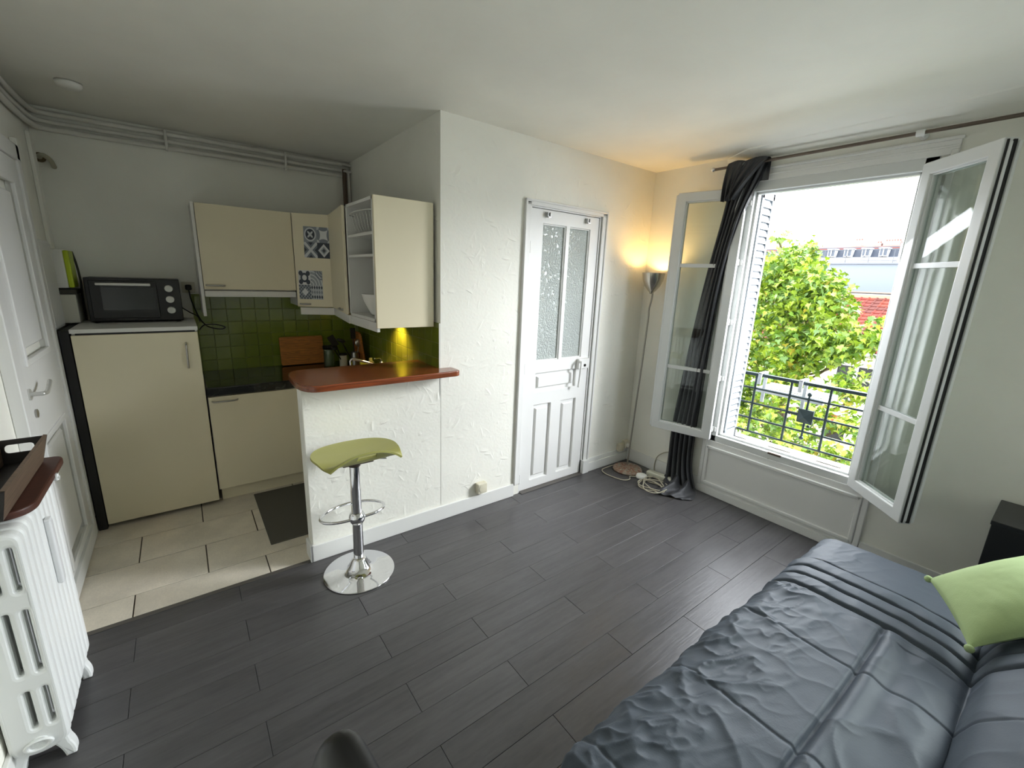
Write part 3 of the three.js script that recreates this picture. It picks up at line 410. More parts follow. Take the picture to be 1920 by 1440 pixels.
{ // oven on the fridge
  const o = thing('microwave_oven', 'black mini oven with three silver knobs on top of the fridge', 'oven', [-3.575, 1.292, -1.52]);
  const x0 = -3.822, x1 = -3.338, y0 = 1.303, y1 = 1.583, zf = -1.39;
  part(o, 'body', [bx(x0, x1, y0, y1, KZ + 0.02, zf - 0.018, 0.008)], mBlackPl);
  part(o, 'front_frame', [bx(x0, x1, y0, y1, zf - 0.02, zf, 0.006)], mBlackPl);
  const d = part(o, 'door', [bx(x0 + 0.02, x1 - 0.125, y0 + 0.02, y1 - 0.015, zf - 0.002, zf + 0.012, 0.005)], mBlackPl);
  part(o, 'window', bx(x0 + 0.075, x1 - 0.14, y0 + 0.075, y1 - 0.06, zf + 0.011, zf + 0.0135), M({ color: '#24282a', roughness: 0.08 }), 'dark glass door window');
  part(o, 'handle', [bx(x0 + 0.055, x1 - 0.155, y1 - 0.048, y1 - 0.03, zf + 0.03, zf + 0.042, 0.005), bx(x0 + 0.06, x0 + 0.072, y1 - 0.046, y1 - 0.032, zf + 0.01, zf + 0.034), bx(x1 - 0.172, x1 - 0.16, y1 - 0.046, y1 - 0.032, zf + 0.01, zf + 0.034)], M({ color: '#d6d5cf', roughness: 0.35, metalness: 0.3 }));
  for (const y of [1.520, 1.447, 1.374]) part(o, 'knob', [new THREE.CylinderGeometry(0.022, 0.0245, 0.02, 28).rotateX(Math.PI / 2).translate(x1 - 0.062, y, zf + 0.01), bx(x1 - 0.064, x1 - 0.060, y - 0.016, y + 0.016, zf + 0.018, zf + 0.024)], M({ color: '#c9c9c3', roughness: 0.35, metalness: 0.4 }));
  for (const [x, z] of [[x0 + 0.03, zf - 0.04], [x1 - 0.03, zf - 0.04], [x0 + 0.03, KZ + 0.06], [x1 - 0.03, KZ + 0.06]]) part(o, 'foot', lathe([[0, 0], [0.012, 0], [0.014, 0.014], [0, 0.014]], x, 1.292, z, 12), mBlack);
  const c = thing('power_cable', 'black power cable and plug hanging beside the mini oven', 'cable', [-3.3, 1.3, -1.6]);
  part(c, 'plug', [bx(-3.305, -3.265, 1.50, 1.54, KZ + 0.012, KZ + 0.06, 0.01)], mBlack);
  part(c, 'cord', [tube([[-3.285, 1.505, -1.63], [-3.28, 1.44, -1.615], [-3.262, 1.36, -1.59], [-3.235, 1.285, -1.50], [-3.19, 1.245, -1.40], [-3.12, 1.235, -1.36], [-3.10, 1.245, -1.37], [-3.15, 1.262, -1.42], [-3.22, 1.262, -1.42], [-3.258, 1.235, -1.36]], 0.0042, 90, 7), tube([[-3.338, 1.38, -1.50], [-3.30, 1.35, -1.49], [-3.255, 1.318, -1.47], [-3.245, 1.285, -1.48]], 0.0042, 30, 7)], mBlack);
  single('wall_socket', [bx(-3.325, -3.245, 1.48, 1.56, KZ, KZ + 0.012, 0.004)], mOldPl, 'pale wall socket behind the oven plug', 'socket');
}
{ // things on the worktop
  const wood = woodTex([0.74, 0.47, 0.20], 150, [1 / 0.5, 1 / 0.24]);
  const g = metres(prism(rrect(-0.175, 0, 0.175, 0.245, 0.018), 0.018, 0.004, 2)).rotateX(-0.17).translate(-2.535, 0.873, -1.618);
  single('chopping_board', g, M({ map: wood, roughness: 0.55 }), 'light wooden chopping board leaning on the green back tiles', 'chopping board');
  const g2 = metres(prism(rrect(-0.12, 0, 0.12, 0.30, 0.05), 0.018, 0.004, 2)).rotateY(Math.PI / 2).rotateZ(0.12).translate(-2.110, 0.874, -1.40);
  single('chopping_board', g2, M({ map: wood, roughness: 0.55 }), 'rounded wooden board standing on edge against the side tiles', 'chopping board');
  const j = thing('storage_jar', 'glass storage jar with a black lid beside the chopping board', 'jar', [-2.358, 0.87, -1.455]);
  part(j, 'glass_body', lathe([[0, 0], [0.042, 0], [0.046, 0.006], [0.046, 0.145], [0.04, 0.155], [0.038, 0.15], [0.043, 0.143], [0.043, 0.008], [0, 0.006]], -2.358, 0.871, -1.455, 28), M({ color: '#dfe8d8', roughness: 0.05, transmission: 0.9, thickness: 0 }));
  part(j, 'lid', lathe([[0, 0.18], [0.047, 0.18], [0.05, 0.175], [0.05, 0.152], [0, 0.152]], -2.358, 0.871, -1.455, 28), mBlack);
  const crock = (x, z, r, h, m, label, rim) => { const o = thing('utensil_pot', label, 'utensil pot', [x, 0.87, z]); part(o, 'pot', lathe([[0, 0], [r * 0.95, 0], [r, 0.006], [r, h], [r - 0.004, h], [r - 0.005, 0.008], [0, 0.008]], x, 0.871, z, 26), m); if (rim) part(o, 'rim', lathe([[r - 0.003, h], [r + 0.003, h - 0.001], [r + 0.003, h + 0.012], [r - 0.003, h + 0.012]], x, 0.871, z, 26), mBlack); };
  crock(-2.255, -1.40, 0.032, 0.10, mOldPl, 'cream pot holding black utensils beside the glass jar', true);
  crock(-2.165, -1.36, 0.034, 0.125, mSteel, 'steel pot holding kitchen utensils in the worktop corner');
  const uten = (name, label, x, z, dx, dz, L, head, m) => { const o = thing(name, label, 'utensil', [x, 0.88, z]), t = [x + dx, 0.88 + L, z + dz]; part(o, 'shaft', rod([x, 0.885, z], t, 0.0045, 8), m); part(o, 'head', head(t), m); };
  uten('spatula', 'black spatula leaning out of the cream pot', -2.258, -1.40, -0.06, 0.02, 0.20, (t) => bx(-0.028, 0.028, -0.05, 0.05, -0.003, 0.003, 0.002).rotateZ(0.5).translate(t[0] - 0.02, t[1] + 0.02, t[2]), mBlack);
  uten('ladle', 'black ladle with round bowl in the cream pot', -2.25, -1.395, -0.085, 0.03, 0.15, (t) => new THREE.SphereGeometry(0.03, 16, 8, 0, 6.283, 0, 1.6).translate(t[0], t[1], t[2]), mBlack);
  uten('spatula', 'tall black handled spatula in the steel pot', -2.168, -1.36, -0.012, 0.02, 0.28, (t) => bx(-0.022, 0.022, -0.045, 0.05, -0.004, 0.004, 0.003).translate(...t), mBlack);
  uten('skimmer', 'steel skimmer with a shiny round head in the steel pot', -2.155, -1.355, 0.02, 0.02, 0.20, (t) => new THREE.SphereGeometry(0.034, 20, 12).scale(1, 1, 0.35).translate(...t), mSteel);
  uten('spoon', 'black slanting spoon in the steel pot', -2.17, -1.365, -0.12, 0.05, 0.23, (t) => new THREE.SphereGeometry(0.026, 14, 10).scale(1.5, 0.6, 0.5).rotateZ(-0.4).translate(...t), mBlack);
  const f = thing('kitchen_tap', 'chrome kitchen tap with a long spout behind the bar', 'tap', [-2.125, 0.87, -0.82]);
  part(f, 'body', lathe([[0, 0], [0.026, 0], [0.026, 0.008], [0.02, 0.016], [0.02, 0.09], [0.024, 0.1], [0.018, 0.13], [0, 0.135]], -2.125, 0.871, -0.82, 24), mChrome);
  part(f, 'spout', tube([[-2.125, 0.965, -0.82], [-2.2, 0.99, -0.84], [-2.30, 1.022, -0.865], [-2.335, 1.028, -0.873], [-2.348, 1.015, -0.876], [-2.349, 0.985, -0.876]], 0.011, 50, 12), mChrome);
  part(f, 'lever', tube([[-2.125, 1.005, -0.82], [-2.14, 1.03, -0.81], [-2.19, 1.035, -0.79]], 0.006, 20), mChrome);
  single('dish_sponge', [bx(-2.235, -2.175, 0.872, 0.975, -1.03, -1.0, 0.008)], M({ color: '#9fae3c', roughness: 0.95 }), 'lime green sponge standing behind the tap spout', 'sponge');
  single('soap_bottle', lathe([[0, 0], [0.03, 0], [0.034, 0.01], [0.034, 0.07], [0.014, 0.1], [0.012, 0.12], [0, 0.12]], -2.13, 0.871, -1.06, 24), M({ color: '#c2cc7a', roughness: 0.3 }), 'pale green soap bottle in front of the standing board', 'bottle');
}
{ // pipes along the top of the walls
  const m = M({ color: '#dcdad2', roughness: 0.5 });
  const o = thing('ceiling_pipes', 'three painted pipes under the ceiling round the kitchen corner', 'pipes', [-3, 2.5, -1.64]);
  for (const [y, r, d] of [[2.562, 0.016, 0.03], [2.516, 0.013, 0.026], [2.474, 0.016, 0.03]]) part(o, 'pipe', tube([[XL + d, y - 0.01, ZF - 0.05], [XL + d, y - 0.01, 0], [XL + d, y - 0.01, KZ + 0.16], [XL + d + 0.02, y - 0.008, KZ + d + 0.02], [XL + d + 0.16, y - 0.006, KZ + d], [-3, y, KZ + d], [-2.09, y + 0.004, KZ + d]], r, 160, 10), m);
  for (const x of [-3.3, -2.55]) part(o, 'pipe_clip', [bx(x - 0.008, x + 0.008, 2.455, 2.585, KZ, KZ + 0.05, 0.003)], m);
  const v = thing('riser_pipe', 'dark brown riser pipe in the corner above the wall cabinets', 'pipe', [-2.09, 2.1, -1.63]);
  part(v, 'tube', rod([-2.098, 2.09, KZ + 0.045], [-2.098, 2.53, KZ + 0.045], 0.018), M({ color: '#5a4a3a', roughness: 0.6 }));
  part(v, 'bracket', [bx(-2.12, -2.045, 2.555, 2.57, KZ + 0.01, KZ + 0.075, 0.004), bx(-2.11, -2.045, 2.505, 2.52, KZ + 0.01, KZ + 0.085, 0.004)], m);
  const w = thing('riser_pipe', 'white short pipe next to the dark riser above the wall cabinets', 'pipe', [-2.06, 2.1, -1.63]);
  part(w, 'tube', rod([-2.06, 2.2, KZ + 0.03], [-2.06, 2.53, KZ + 0.03], 0.015), m); part(w, 'cap', rod([-2.06, 2.18, KZ + 0.03], [-2.06, 2.225, KZ + 0.03], 0.019), M({ color: '#7a5a44', roughness: 0.6 }));
  single('smoke_detector', lathe([[0, -0.034], [0.03, -0.034], [0.048, -0.026], [0.055, -0.012], [0.055, 0], [0, 0]], -3.69, H, -1.03, 36), mWhitePl, 'round white smoke detector on the ceiling near the pipes', 'detector');
}
{ // meter column left of the fridge
  const o = thing('electrical_panel', 'flat white electrical box beside the entry door frame', 'electrical box', [XL, 1.29, -1.2]);
  part(o, 'box', bx(XL, -3.938, 1.285, 1.79, -1.375, -1.065, 0.005), mTrim); part(o, 'cover', bx(-3.94, -3.932, 1.30, 1.775, -1.36, -1.08, 0.003), mTrim);
  const e = thing('electricity_meter', 'white electricity meter with a lime green front above the breaker box', 'meter', [XL, 1.51, -1.5]);
  part(e, 'case', bx(XL, -3.895, 1.512, 1.745, -1.58, -1.42, 0.008), mWhitePl); part(e, 'front', bx(-3.896, -3.868, 1.515, 1.742, -1.575, -1.425, 0.008), M({ color: '#b8cc1e', roughness: 0.35 }), 'lime green front');
  const b = thing('breaker_box', 'grey white breaker box with dark top under the green meter', 'electrical box', [XL, 1.29, -1.5]);
  part(b, 'case', bx(XL, -3.87, 1.295, 1.475, -1.59, -1.41, 0.006), M({ color: '#cfcdc0', roughness: 0.5 })); part(b, 'rail', bx(XL, -3.86, 1.477, 1.505, -1.6, -1.4, 0.003), M({ color: '#34322c', roughness: 0.6 }));
  part(b, 'cable', [tube([[-3.875, 1.735, -1.605], [-3.865, 1.66, -1.61], [-3.86, 1.55, -1.615], [-3.865, 1.45, -1.61], [-3.865, 1.3, -1.61]], 0.006, 40, 8)], M({ color: '#3c3a30', roughness: 0.6 }));
  single('conduit', [bx(XL, XL + 0.03, 1.79, 2.30, -1.22, -1.12, 0.006), bx(XL, XL + 0.02, 1.75, 2.42, -1.62, -1.53, 0.005)], mWall, 'painted conduit boxing rising from the white electrical box', 'conduit');
  const h = thing('pipe_stub', 'old bent pipe stub with a stained patch high in the kitchen corner', 'pipe', [-3.92, 2.26, KZ]);
  part(h, 'tube', tube([[-3.945, 2.30, KZ], [-3.942, 2.30, KZ + 0.05], [-3.92, 2.305, KZ + 0.07], [-3.895, 2.285, KZ + 0.06], [-3.885, 2.25, KZ + 0.035]], 0.013, 30, 10), M({ color: '#a9a58f', roughness: 0.6 })); part(h, 'collar', rod([-3.945, 2.30, KZ], [-3.945, 2.30, KZ + 0.012], 0.028, 20), M({ color: '#6f6146', roughness: 0.8 }));
}
single('floor_mat', bx(-3.062, -2.56, 0, 0.009, -1.07, -0.304, 0.003), M({ color: '#5d5b53', roughness: 0.95, bumpMap: clothBump, bumpScale: 0.002 }), 'plain dark grey mat on the kitchen tiles by the half wall', 'mat');
// ---------- bar stool ----------
{
  const X = -2.69, Z = 0.243, o = thing('bar_stool', 'green moulded bar stool on a chrome column and round base', 'bar stool', [X, 0, Z]);
  part(o, 'base', lathe([[0, 0], [0.192, 0], [0.195, 0.004], [0.192, 0.008], [0.12, 0.016], [0.075, 0.026], [0.055, 0.05], [0.04, 0.085], [0.03, 0.10], [0, 0.10]], X, 0.0, Z, 72), mChrome);
  part(o, 'column', [lathe([[0.0285, 0.09], [0.0285, 0.40], [0.0285, 0.52], [0.0265, 0.525], [0.0265, 0.70], [0, 0.70]], X, 0, Z, 36)], mChrome);
  part(o, 'collar', lathe([[0.028, 0.312], [0.034, 0.316], [0.043, 0.332], [0.045, 0.347], [0.043, 0.362], [0.034, 0.378], [0.028, 0.382]], X, 0, Z, 32), mChrome);
  const fr = []; for (let k = 0; k <= 20; k++) { const a = Math.PI * k / 20; fr.push([X + 0.178 * Math.cos(a) * 1.0, 0.35, Z - 0.05 - 0.125 * Math.sin(a)]); }
  fr[0] = [X + 0.165, 0.35, Z - 0.03]; fr[20] = [X - 0.165, 0.35, Z - 0.03];
  part(o, 'footrest', tube([[X + 0.035, 0.347, Z + 0.012], [X + 0.11, 0.35, Z + 0.005], ...fr, [X - 0.11, 0.35, Z + 0.005], [X - 0.035, 0.347, Z + 0.012]], 0.0085, 120, 10), mChrome);
  const rot = 0.04;
  // seat shell: broad saddle, its near edge turned up into a lip with a hand slot
  const W = 0.225, D = 0.185, NU = 72, NV = 64;
  const shell = (u, v) => {
    const U = u * 2 - 1, Q = v * 2 - 1, lip = sst(0.62, 1.0, Q) * (1 - Math.pow(Math.abs(U), 2.4));
    const half = Q < 0 ? W * Math.pow(Math.max(0.002, 1 - Math.pow(-Q, 2.2)), 0.5) : W * (1 - 0.15 * Math.pow(Q, 1.6));
    const x = U * half, sag = 0.016 * Math.pow(Math.abs(x) / W, 2) + 0.006 * sst(0.2, 1, -Q);
    return [x, 0.008 + sag + 0.070 * lip - 0.018 * sst(0.3, 1, Q) * Math.pow(Math.abs(U), 2), Q * D * (Q > 0 ? 1 - 0.10 * Math.pow(Math.abs(U), 3) : 1) + 0.004 * lip];
  };
  const T = 0.011, pos = [], uv = [], ix = [], inSlot = (i, j) => { const U = (i + 0.5) / NU * 2 - 1, Vv = (j + 0.5) / NV * 2 - 1; return Math.abs(U) < 0.25 && Vv > 0.78 && Vv < 0.90; };
  const P = [], Nn = []; const eps = 1e-3;
  for (let j = 0; j <= NV; j++) for (let i = 0; i <= NU; i++) { const u = i / NU, v = j / NV, p = V(...shell(u, v)), a = V(...shell(Math.min(1, u + eps), v)).sub(V(...shell(Math.max(0, u - eps), v))), b = V(...shell(u, Math.min(1, v + eps))).sub(V(...shell(u, Math.max(0, v - eps)))); let n = b.cross(a).normalize(); if (n.lengthSq() < 0.5) n = V(0, 1, 0); if (n.y < 0) n.negate(); P.push(p); Nn.push(n); }
  const N1 = P.length; P.forEach((p, k) => { pos.push(p.x, p.y, p.z); uv.push(p.x, p.z); }); P.forEach((p, k) => { const q = p.clone().addScaledVector(Nn[k], -T); pos.push(q.x, q.y, q.z); uv.push(q.x, q.z); });
  const id = (i, j) => j * (NU + 1) + i, open = (i, j) => i < 0 || j < 0 || i >= NU || j >= NV || inSlot(i, j);
  for (let j = 0; j < NV; j++) for (let i = 0; i < NU; i++) { if (inSlot(i, j)) continue; const a = id(i, j), b = id(i + 1, j), c = id(i, j + 1), d = id(i + 1, j + 1); ix.push(a, d, b, a, c, d, a + N1, b + N1, d + N1, a + N1, d + N1, c + N1);
    if (open(i - 1, j)) ix.push(a, a + N1, c + N1, a, c + N1, c); if (open(i + 1, j)) ix.push(b, d + N1, b + N1, b, d, d + N1); if (open(i, j - 1)) ix.push(a, b, b + N1, a, b + N1, a + N1); if (open(i, j + 1)) ix.push(c, c + N1, d + N1, c, d + N1, d); }
  let g = new THREE.BufferGeometry(); g.setAttribute('position', new THREE.Float32BufferAttribute(pos, 3)); g.setAttribute('uv', new THREE.Float32BufferAttribute(uv, 2)); g.setIndex(ix); g = toCreasedNormals(g, 0.7);
  part(o, 'seat', g.rotateY(rot).translate(X + 0.012, 0.722, Z), M({ color: '#a9a860', roughness: 0.42 }));
  part(o, 'seat_plate', [bx(X - 0.08, X + 0.08, 0.694, 0.703, Z - 0.08, Z + 0.08, 0.003), lathe([[0, 0.66], [0.032, 0.66], [0.032, 0.696], [0, 0.696]], X, 0, Z, 24)], mDarkMetal);
  part(o, 'lever', tube([[X + 0.03, 0.69, Z + 0.005], [X + 0.09, 0.692, Z + 0.005], [X + 0.105, 0.68, Z + 0.006], [X + 0.13, 0.676, Z + 0.008], [X + 0.175, 0.668, Z + 0.012]], 0.0048, 40, 10), mChrome);
}
// ---------- cast-iron radiator ----------
{
  const o = thing('radiator', 'white cast iron column radiator on the left wall under a brown board', 'radiator', [-3.89, 0, 0.46]), mR = M({ color: '#eceeec', roughness: 0.36, bumpMap: mildBump, bumpScale: 0.004 });
  const xf = -3.818, xb = -3.962, y0 = 0.062, y1 = 0.872, N = 9, p = 0.0515, zn = 0.665;
  const s = new THREE.Shape(); s.moveTo(xb + 0.03, y0 + 0.005); s.quadraticCurveTo(-3.89, y0 - 0.012, xf - 0.03, y0 + 0.005); s.quadraticCurveTo(xf, y0 + 0.01, xf, y0 + 0.05); s.lineTo(xf, y1 - 0.04); s.quadraticCurveTo(xf, y1, xf - 0.04, y1); s.lineTo(xb + 0.04, y1); s.quadraticCurveTo(xb, y1, xb, y1 - 0.04); s.lineTo(xb, y0 + 0.05); s.quadraticCurveTo(xb, y0 + 0.008, xb + 0.03, y0 + 0.005);
  for (const cx of [-3.848, -3.89, -3.932]) for (const [a, b] of [[0.165, 0.31], [0.375, 0.605], [0.675, 0.825]]) s.holes.push(rrect(cx - 0.006, a, cx + 0.006, b, 0.0058, new THREE.Path()));
  const sec = metres(prism(s, p - 0.003, 0.0135, 3)), legS = (x) => { const q = new THREE.Shape(); q.moveTo(x - 0.012, 0.001); q.lineTo(x + 0.016, 0.001); q.quadraticCurveTo(x + 0.02, 0.03, x + 0.008, 0.06); q.lineTo(x, 0.12); q.lineTo(x - 0.05, 0.12); q.lineTo(x - 0.045, 0.085); q.quadraticCurveTo(x - 0.02, 0.06, x - 0.012, 0.001); return q; };
  for (let k = 0; k < N; k++) {
    const z = zn - p * (k + 1), m = part(o, 'section', sec.clone().translate(0, 0, z), mR);
    const hub = []; for (const y of [0.105, 0.835]) { hub.push(rod([-3.89, y, z - 0.002], [-3.89, y, z + p + 0.002], 0.026, 24)); if (k === 0 && y < 0.2) hub.push(new THREE.TorusGeometry(0.022, 0.0055, 10, 32).scale(1.35, 0.8, 1).translate(-3.89, 0.105, zn + 0.004)); }
    part(o, 'hub', hub, mR);
    if (k === 0 || k === N - 2) { const l = legS(xf - 0.012), b = legS(0); part(o, 'foot', [prism(l, p - 0.006, 0.008, 2).translate(0, 0, z), prism(l, p - 0.006, 0.008, 2).scale(-1, 1, 1).translate(-3.89 * 2, 0, z)].map((q, i) => { if (i) { const nn = q.attributes.normal; const t = q.toNonIndexed ? q : q; const pos = t.attributes.position; for (let f = 0; f < pos.count; f += 3) { for (const at of ['position', 'normal', 'uv']) { const A = t.attributes[at]; const sz = A.itemSize; for (let c = 0; c < sz; c++) { const tmp = A.array[(f + 1) * sz + c]; A.array[(f + 1) * sz + c] = A.array[(f + 2) * sz + c]; A.array[(f + 2) * sz + c] = tmp; } } } } return q; }), mR); }
  }
  part(o, 'bleed_valve', [rod([-3.80, 0.865, 0.235], [-3.80, 0.89, 0.235], 0.008), rod([-3.83, 0.875, 0.235], [-3.79, 0.875, 0.235], 0.007)], mR);
  part(o, 'heat_meter', [bx(-3.82, -3.800, 0.53, 0.785, 0.385, 0.42, 0.008), bx(-3.818, -3.803, 0.778, 0.79, 0.388, 0.417, 0.002)], M({ color: '#e3e4e4', roughness: 0.3 }), 'narrow white heat meter tube');
  const w = woodTex([0.30, 0.17, 0.13], 170, [1 / 0.8, 1 / 0.2]);
  const bs = new THREE.Shape(); bs.moveTo(-3.965, 0.03); bs.lineTo(-3.83, 0.045); bs.quadraticCurveTo(-3.80, 0.05, -3.80, 0.10); bs.lineTo(-3.802, 0.48); bs.quadraticCurveTo(-3.805, 0.55, -3.86, 0.56); bs.lineTo(-3.965, 0.575); bs.closePath();
  single('shelf_board', metres(prism(bs, 0.026, 0.006, 2).rotateX(Math.PI / 2).translate(0, 0.900, 0)), M({ map: w, roughness: 0.5 }), 'worn reddish brown board lying on the radiator under the tray', 'board');
  // tray with flared sides
  const t = thing('serving_tray', 'dark wooden serving tray with a slotted handle end on the radiator board', 'tray', [-3.9, 0.901, 0.45]);
  const mW = M({ map: woodTex([0.40, 0.33, 0.27], 180, [1 / 0.9, 1 / 0.12]), roughness: 0.55 }), mTd = M({ color: '#1d1815', roughness: 0.5 });
  const tx0 = -3.965, tx1 = -3.852, tzA = 0.10, tzB = 0.62, yb = 0.903, yt = 1.005;
  part(t, 'tray_bottom', bx(tx0, tx1, yb, yb + 0.01, tzA, tzB, 0.003), mTd);
  const side = sheetBox([[tx1, yb, tzA], [tx1, yb, tzB], [tx1 + 0.022, yt, tzB + 0.02], [tx1 + 0.022, yt, tzA - 0.02]], 0.01); part(t, 'side_panel', side, mW, 'worn wood grained side');
  part(t, 'side_panel', sheetBox([[tx0, yb, tzB], [tx0, yb, tzA], [tx0 - 0.003, yt, tzA - 0.02], [tx0 - 0.003, yt, tzB + 0.02]], 0.01), mW);
  for (const [z, f] of [[tzA, -1], [tzB, 1]]) { const e = poly([[tx0, 0], [tx1, 0], [tx1 + 0.022, 0.102], [tx0 - 0.003, 0.102]]); e.holes.push(rrect(-3.948, 0.05, -3.868, 0.082, 0.015, new THREE.Path())); part(t, 'end_panel', metres(prism(e, 0.01, 0.002).translate(0, 0, -0.005).rotateX(f * 0.19).translate(0, yb, z)), mTd, 'dark end with a hand slot'); }
}
function sheetBox(q, t) { // a flat four-cornered plate of thickness t
  const P = q.map((p) => V(...p)), n = P[1].clone().sub(P[0]).cross(P[3].clone().sub(P[0])).normalize().multiplyScalar(t), Q = P.map((p) => p.clone().add(n)), pos = [];
  const quad = (a, b, c, d) => pos.push(...a, ...b, ...c, ...a, ...c, ...d), A = P.map((p) => p.toArray()), B = Q.map((p) => p.toArray());
  quad(B[0], B[1], B[2], B[3]); quad(A[3], A[2], A[1], A[0]); for (let i = 0; i < 4; i++) { const j = (i + 1) % 4; quad(A[i], A[j], B[j], B[i]); }
  const g = new THREE.BufferGeometry(); g.setAttribute('position', new THREE.Float32BufferAttribute(pos, 3)); g.computeVertexNormals(); return metres(g);
}
// ---------- sofa bed with a quilted cover ----------
{
  const o = thing('sofa_bed', 'sofa bed under a dark blue grey quilted cover beside the window', 'sofa bed', [-1.68, 0, 2.4]);
  const X0 = -2.685, X1 = -0.685;
  // profile across the bed: z, y
  const prof = [[1.872, 0.07], [1.862, 0.2], [1.850, 0.31], [1.852, 0.36], [1.868, 0.395], [1.905, 0.418], [2.0, 0.43], [2.15, 0.434], [2.3, 0.434], [2.42, 0.428], [2.475, 0.412], [2.497, 0.40], [2.512, 0.44], [2.535, 0.50], [2.60, 0.575], [2.70, 0.67], [2.79, 0.75], [2.85, 0.785], [2.91, 0.78], [2.95, 0.74], [2.97, 0.6], [2.98, 0.3], [2.98, 0.07]].map(([z, y]) => V(0, y, z));
  const curve = new THREE.CatmullRomCurve3(prof, false, 'centripetal'); const NV = 420, NU = 520, Pv = curve.getSpacedPoints(NV), Tv = Pv.map((_, j) => Pv[Math.min(NV, j + 1)].clone().sub(Pv[Math.max(0, j - 1)]).normalize());
  const pl = [-1.035, -1.135, -1.222, -1.312];
  const groove = (d, w) => Math.exp(-d * d / (w * w));
  const detail = (x, z, y) => {
    let h = 0; const wob = 0.012 * (fbm(z * 6 + 3, 1.5, 64, 64, 3, 200) - 0.5) * 2, bow = 0.03 * Math.pow(clamp((z - 1.85) / 0.15, 0, 1) - 1, 2) * -1;
    const xx = x + wob - bow * 0 + 0.05 * Math.pow(clamp(1 - (z - 1.84) / 0.12, 0, 1), 2) + 0.05 * sst(2.25, 2.5, z);
    for (const q of pl) h -= 0.011 * groove(xx - q, 0.0075);
    for (let i = 0; i < 3; i++) { const m = (pl[i] + pl[i + 1]) / 2, w = (pl[i] - pl[i + 1]) / 2; const t = Math.abs(xx - m) / w; if (t < 1) h += 0.010 * Math.sqrt(1 - t * t) * (0.75 + 0.5 * vn(z * 18, i * 7.7, 256, 256, 210)); }
    for (const q of [-1.66, -2.12, -2.56]) h -= 0.0045 * groove(x + wob * 0.6 - q, 0.006);
    const zs = 2.245 + 0.01 * Math.sin(x * 3);
    if (x < -1.31) { h -= 0.020 * groove(z - zs, 0.010) * sst(-1.30, -1.36, x); h += 0.014 * groove(z - zs - 0.035, 0.03) * sst(-1.31, -1.4, x); }
    // wrinkles: dense and diagonal by the front edge, broad swells behind
    const rid = (a, b, s) => { const n = fbm(a, b, 512, 512, 2, s, 0.4); return Math.pow(1 - Math.abs(n * 2 - 1), 4); };
    const body = x < -1.36 ? 1 : 0.3, fr = groove(z - 1.92, 0.16);
    h += body * fr * 0.014 * rid((x * 0.9 + z * 1.1) * 5 + 40, (z * 0.9 - x * 0.5) * 15 + 40, 220);
    h += body * fr * 0.006 * rid((x + z * 0.8) * 10 + 140, (z - x * 0.4) * 26 + 40, 225);
    h += body * 0.007 * rid((x * 0.8 - z * 1.1) * 2.6 + 90, (z + x * 0.75) * 5.5 + 90, 230) + 0.014 * (fbm(x * 2.2 + 60, z * 2.6 + 60, 256, 256, 2, 240) - 0.5);
    h += body * 0.0025 * rid(x * 9 + 30, z * 7 + 70, 250);
    if (z > 2.25 && z < 2.5) h += (x < -1.4 ? 0.022 : 0.006) * (fbm(x * 4 + 20, z * 9 + 11, 256, 256, 2, 260) - 0.5) * sst(2.25, 2.32, z);
    return h;
  };
  const g = sheet(NU, NV, (u, v) => {
    const j = Math.round(v * NV), p = Pv[j], t = Tv[j], x = lerp(X0, X1, u), e = Math.min(u, 1 - u) * (X1 - X0), rE = 0.07, k = e < rE ? Math.sqrt(Math.max(0, 1 - Math.pow(1 - e / rE, 2))) : 1;
    const ny = t.z, nz = -t.y, h = detail(x, p.z, p.y) * clamp((p.y - 0.1) / 0.2, 0, 1) * (0.3 + 0.7 * k);
    const zc = lerp(2.4, p.z, 0.965 + 0.035 * k);
    return [x + 0.02 * (1 - k) * (u < 0.5 ? 0 : 0) + 0.006 * (fbm(p.z * 5, 3, 64, 64, 2, 270) - 0.5), lerp(0.07, p.y, k) + h * ny, zc + h * nz];
  }, [2.0, 1.9]);
  part(o, 'cover', g, M({ color: '#454e59', roughness: 0.58, sheen: 0.5, sheenColor: new THREE.Color('#9aa7b5'), sheenRoughness: 0.45, bumpMap: clothBump, bumpScale: 0.0006 }));
  part(o, 'frame', [bx(X0 + 0.12, X1 - 0.12, 0.05, 0.3, 1.95, 2.9, 0.01)], mBlack);
  for (const [x, z] of [[X0 + 0.2, 2.0], [X1 - 0.2, 2.0], [X0 + 0.2, 2.85], [X1 - 0.2, 2.85]]) part(o, 'leg', rod([x, 0, z], [x, 0.06, z], 0.02), mBlack);
}
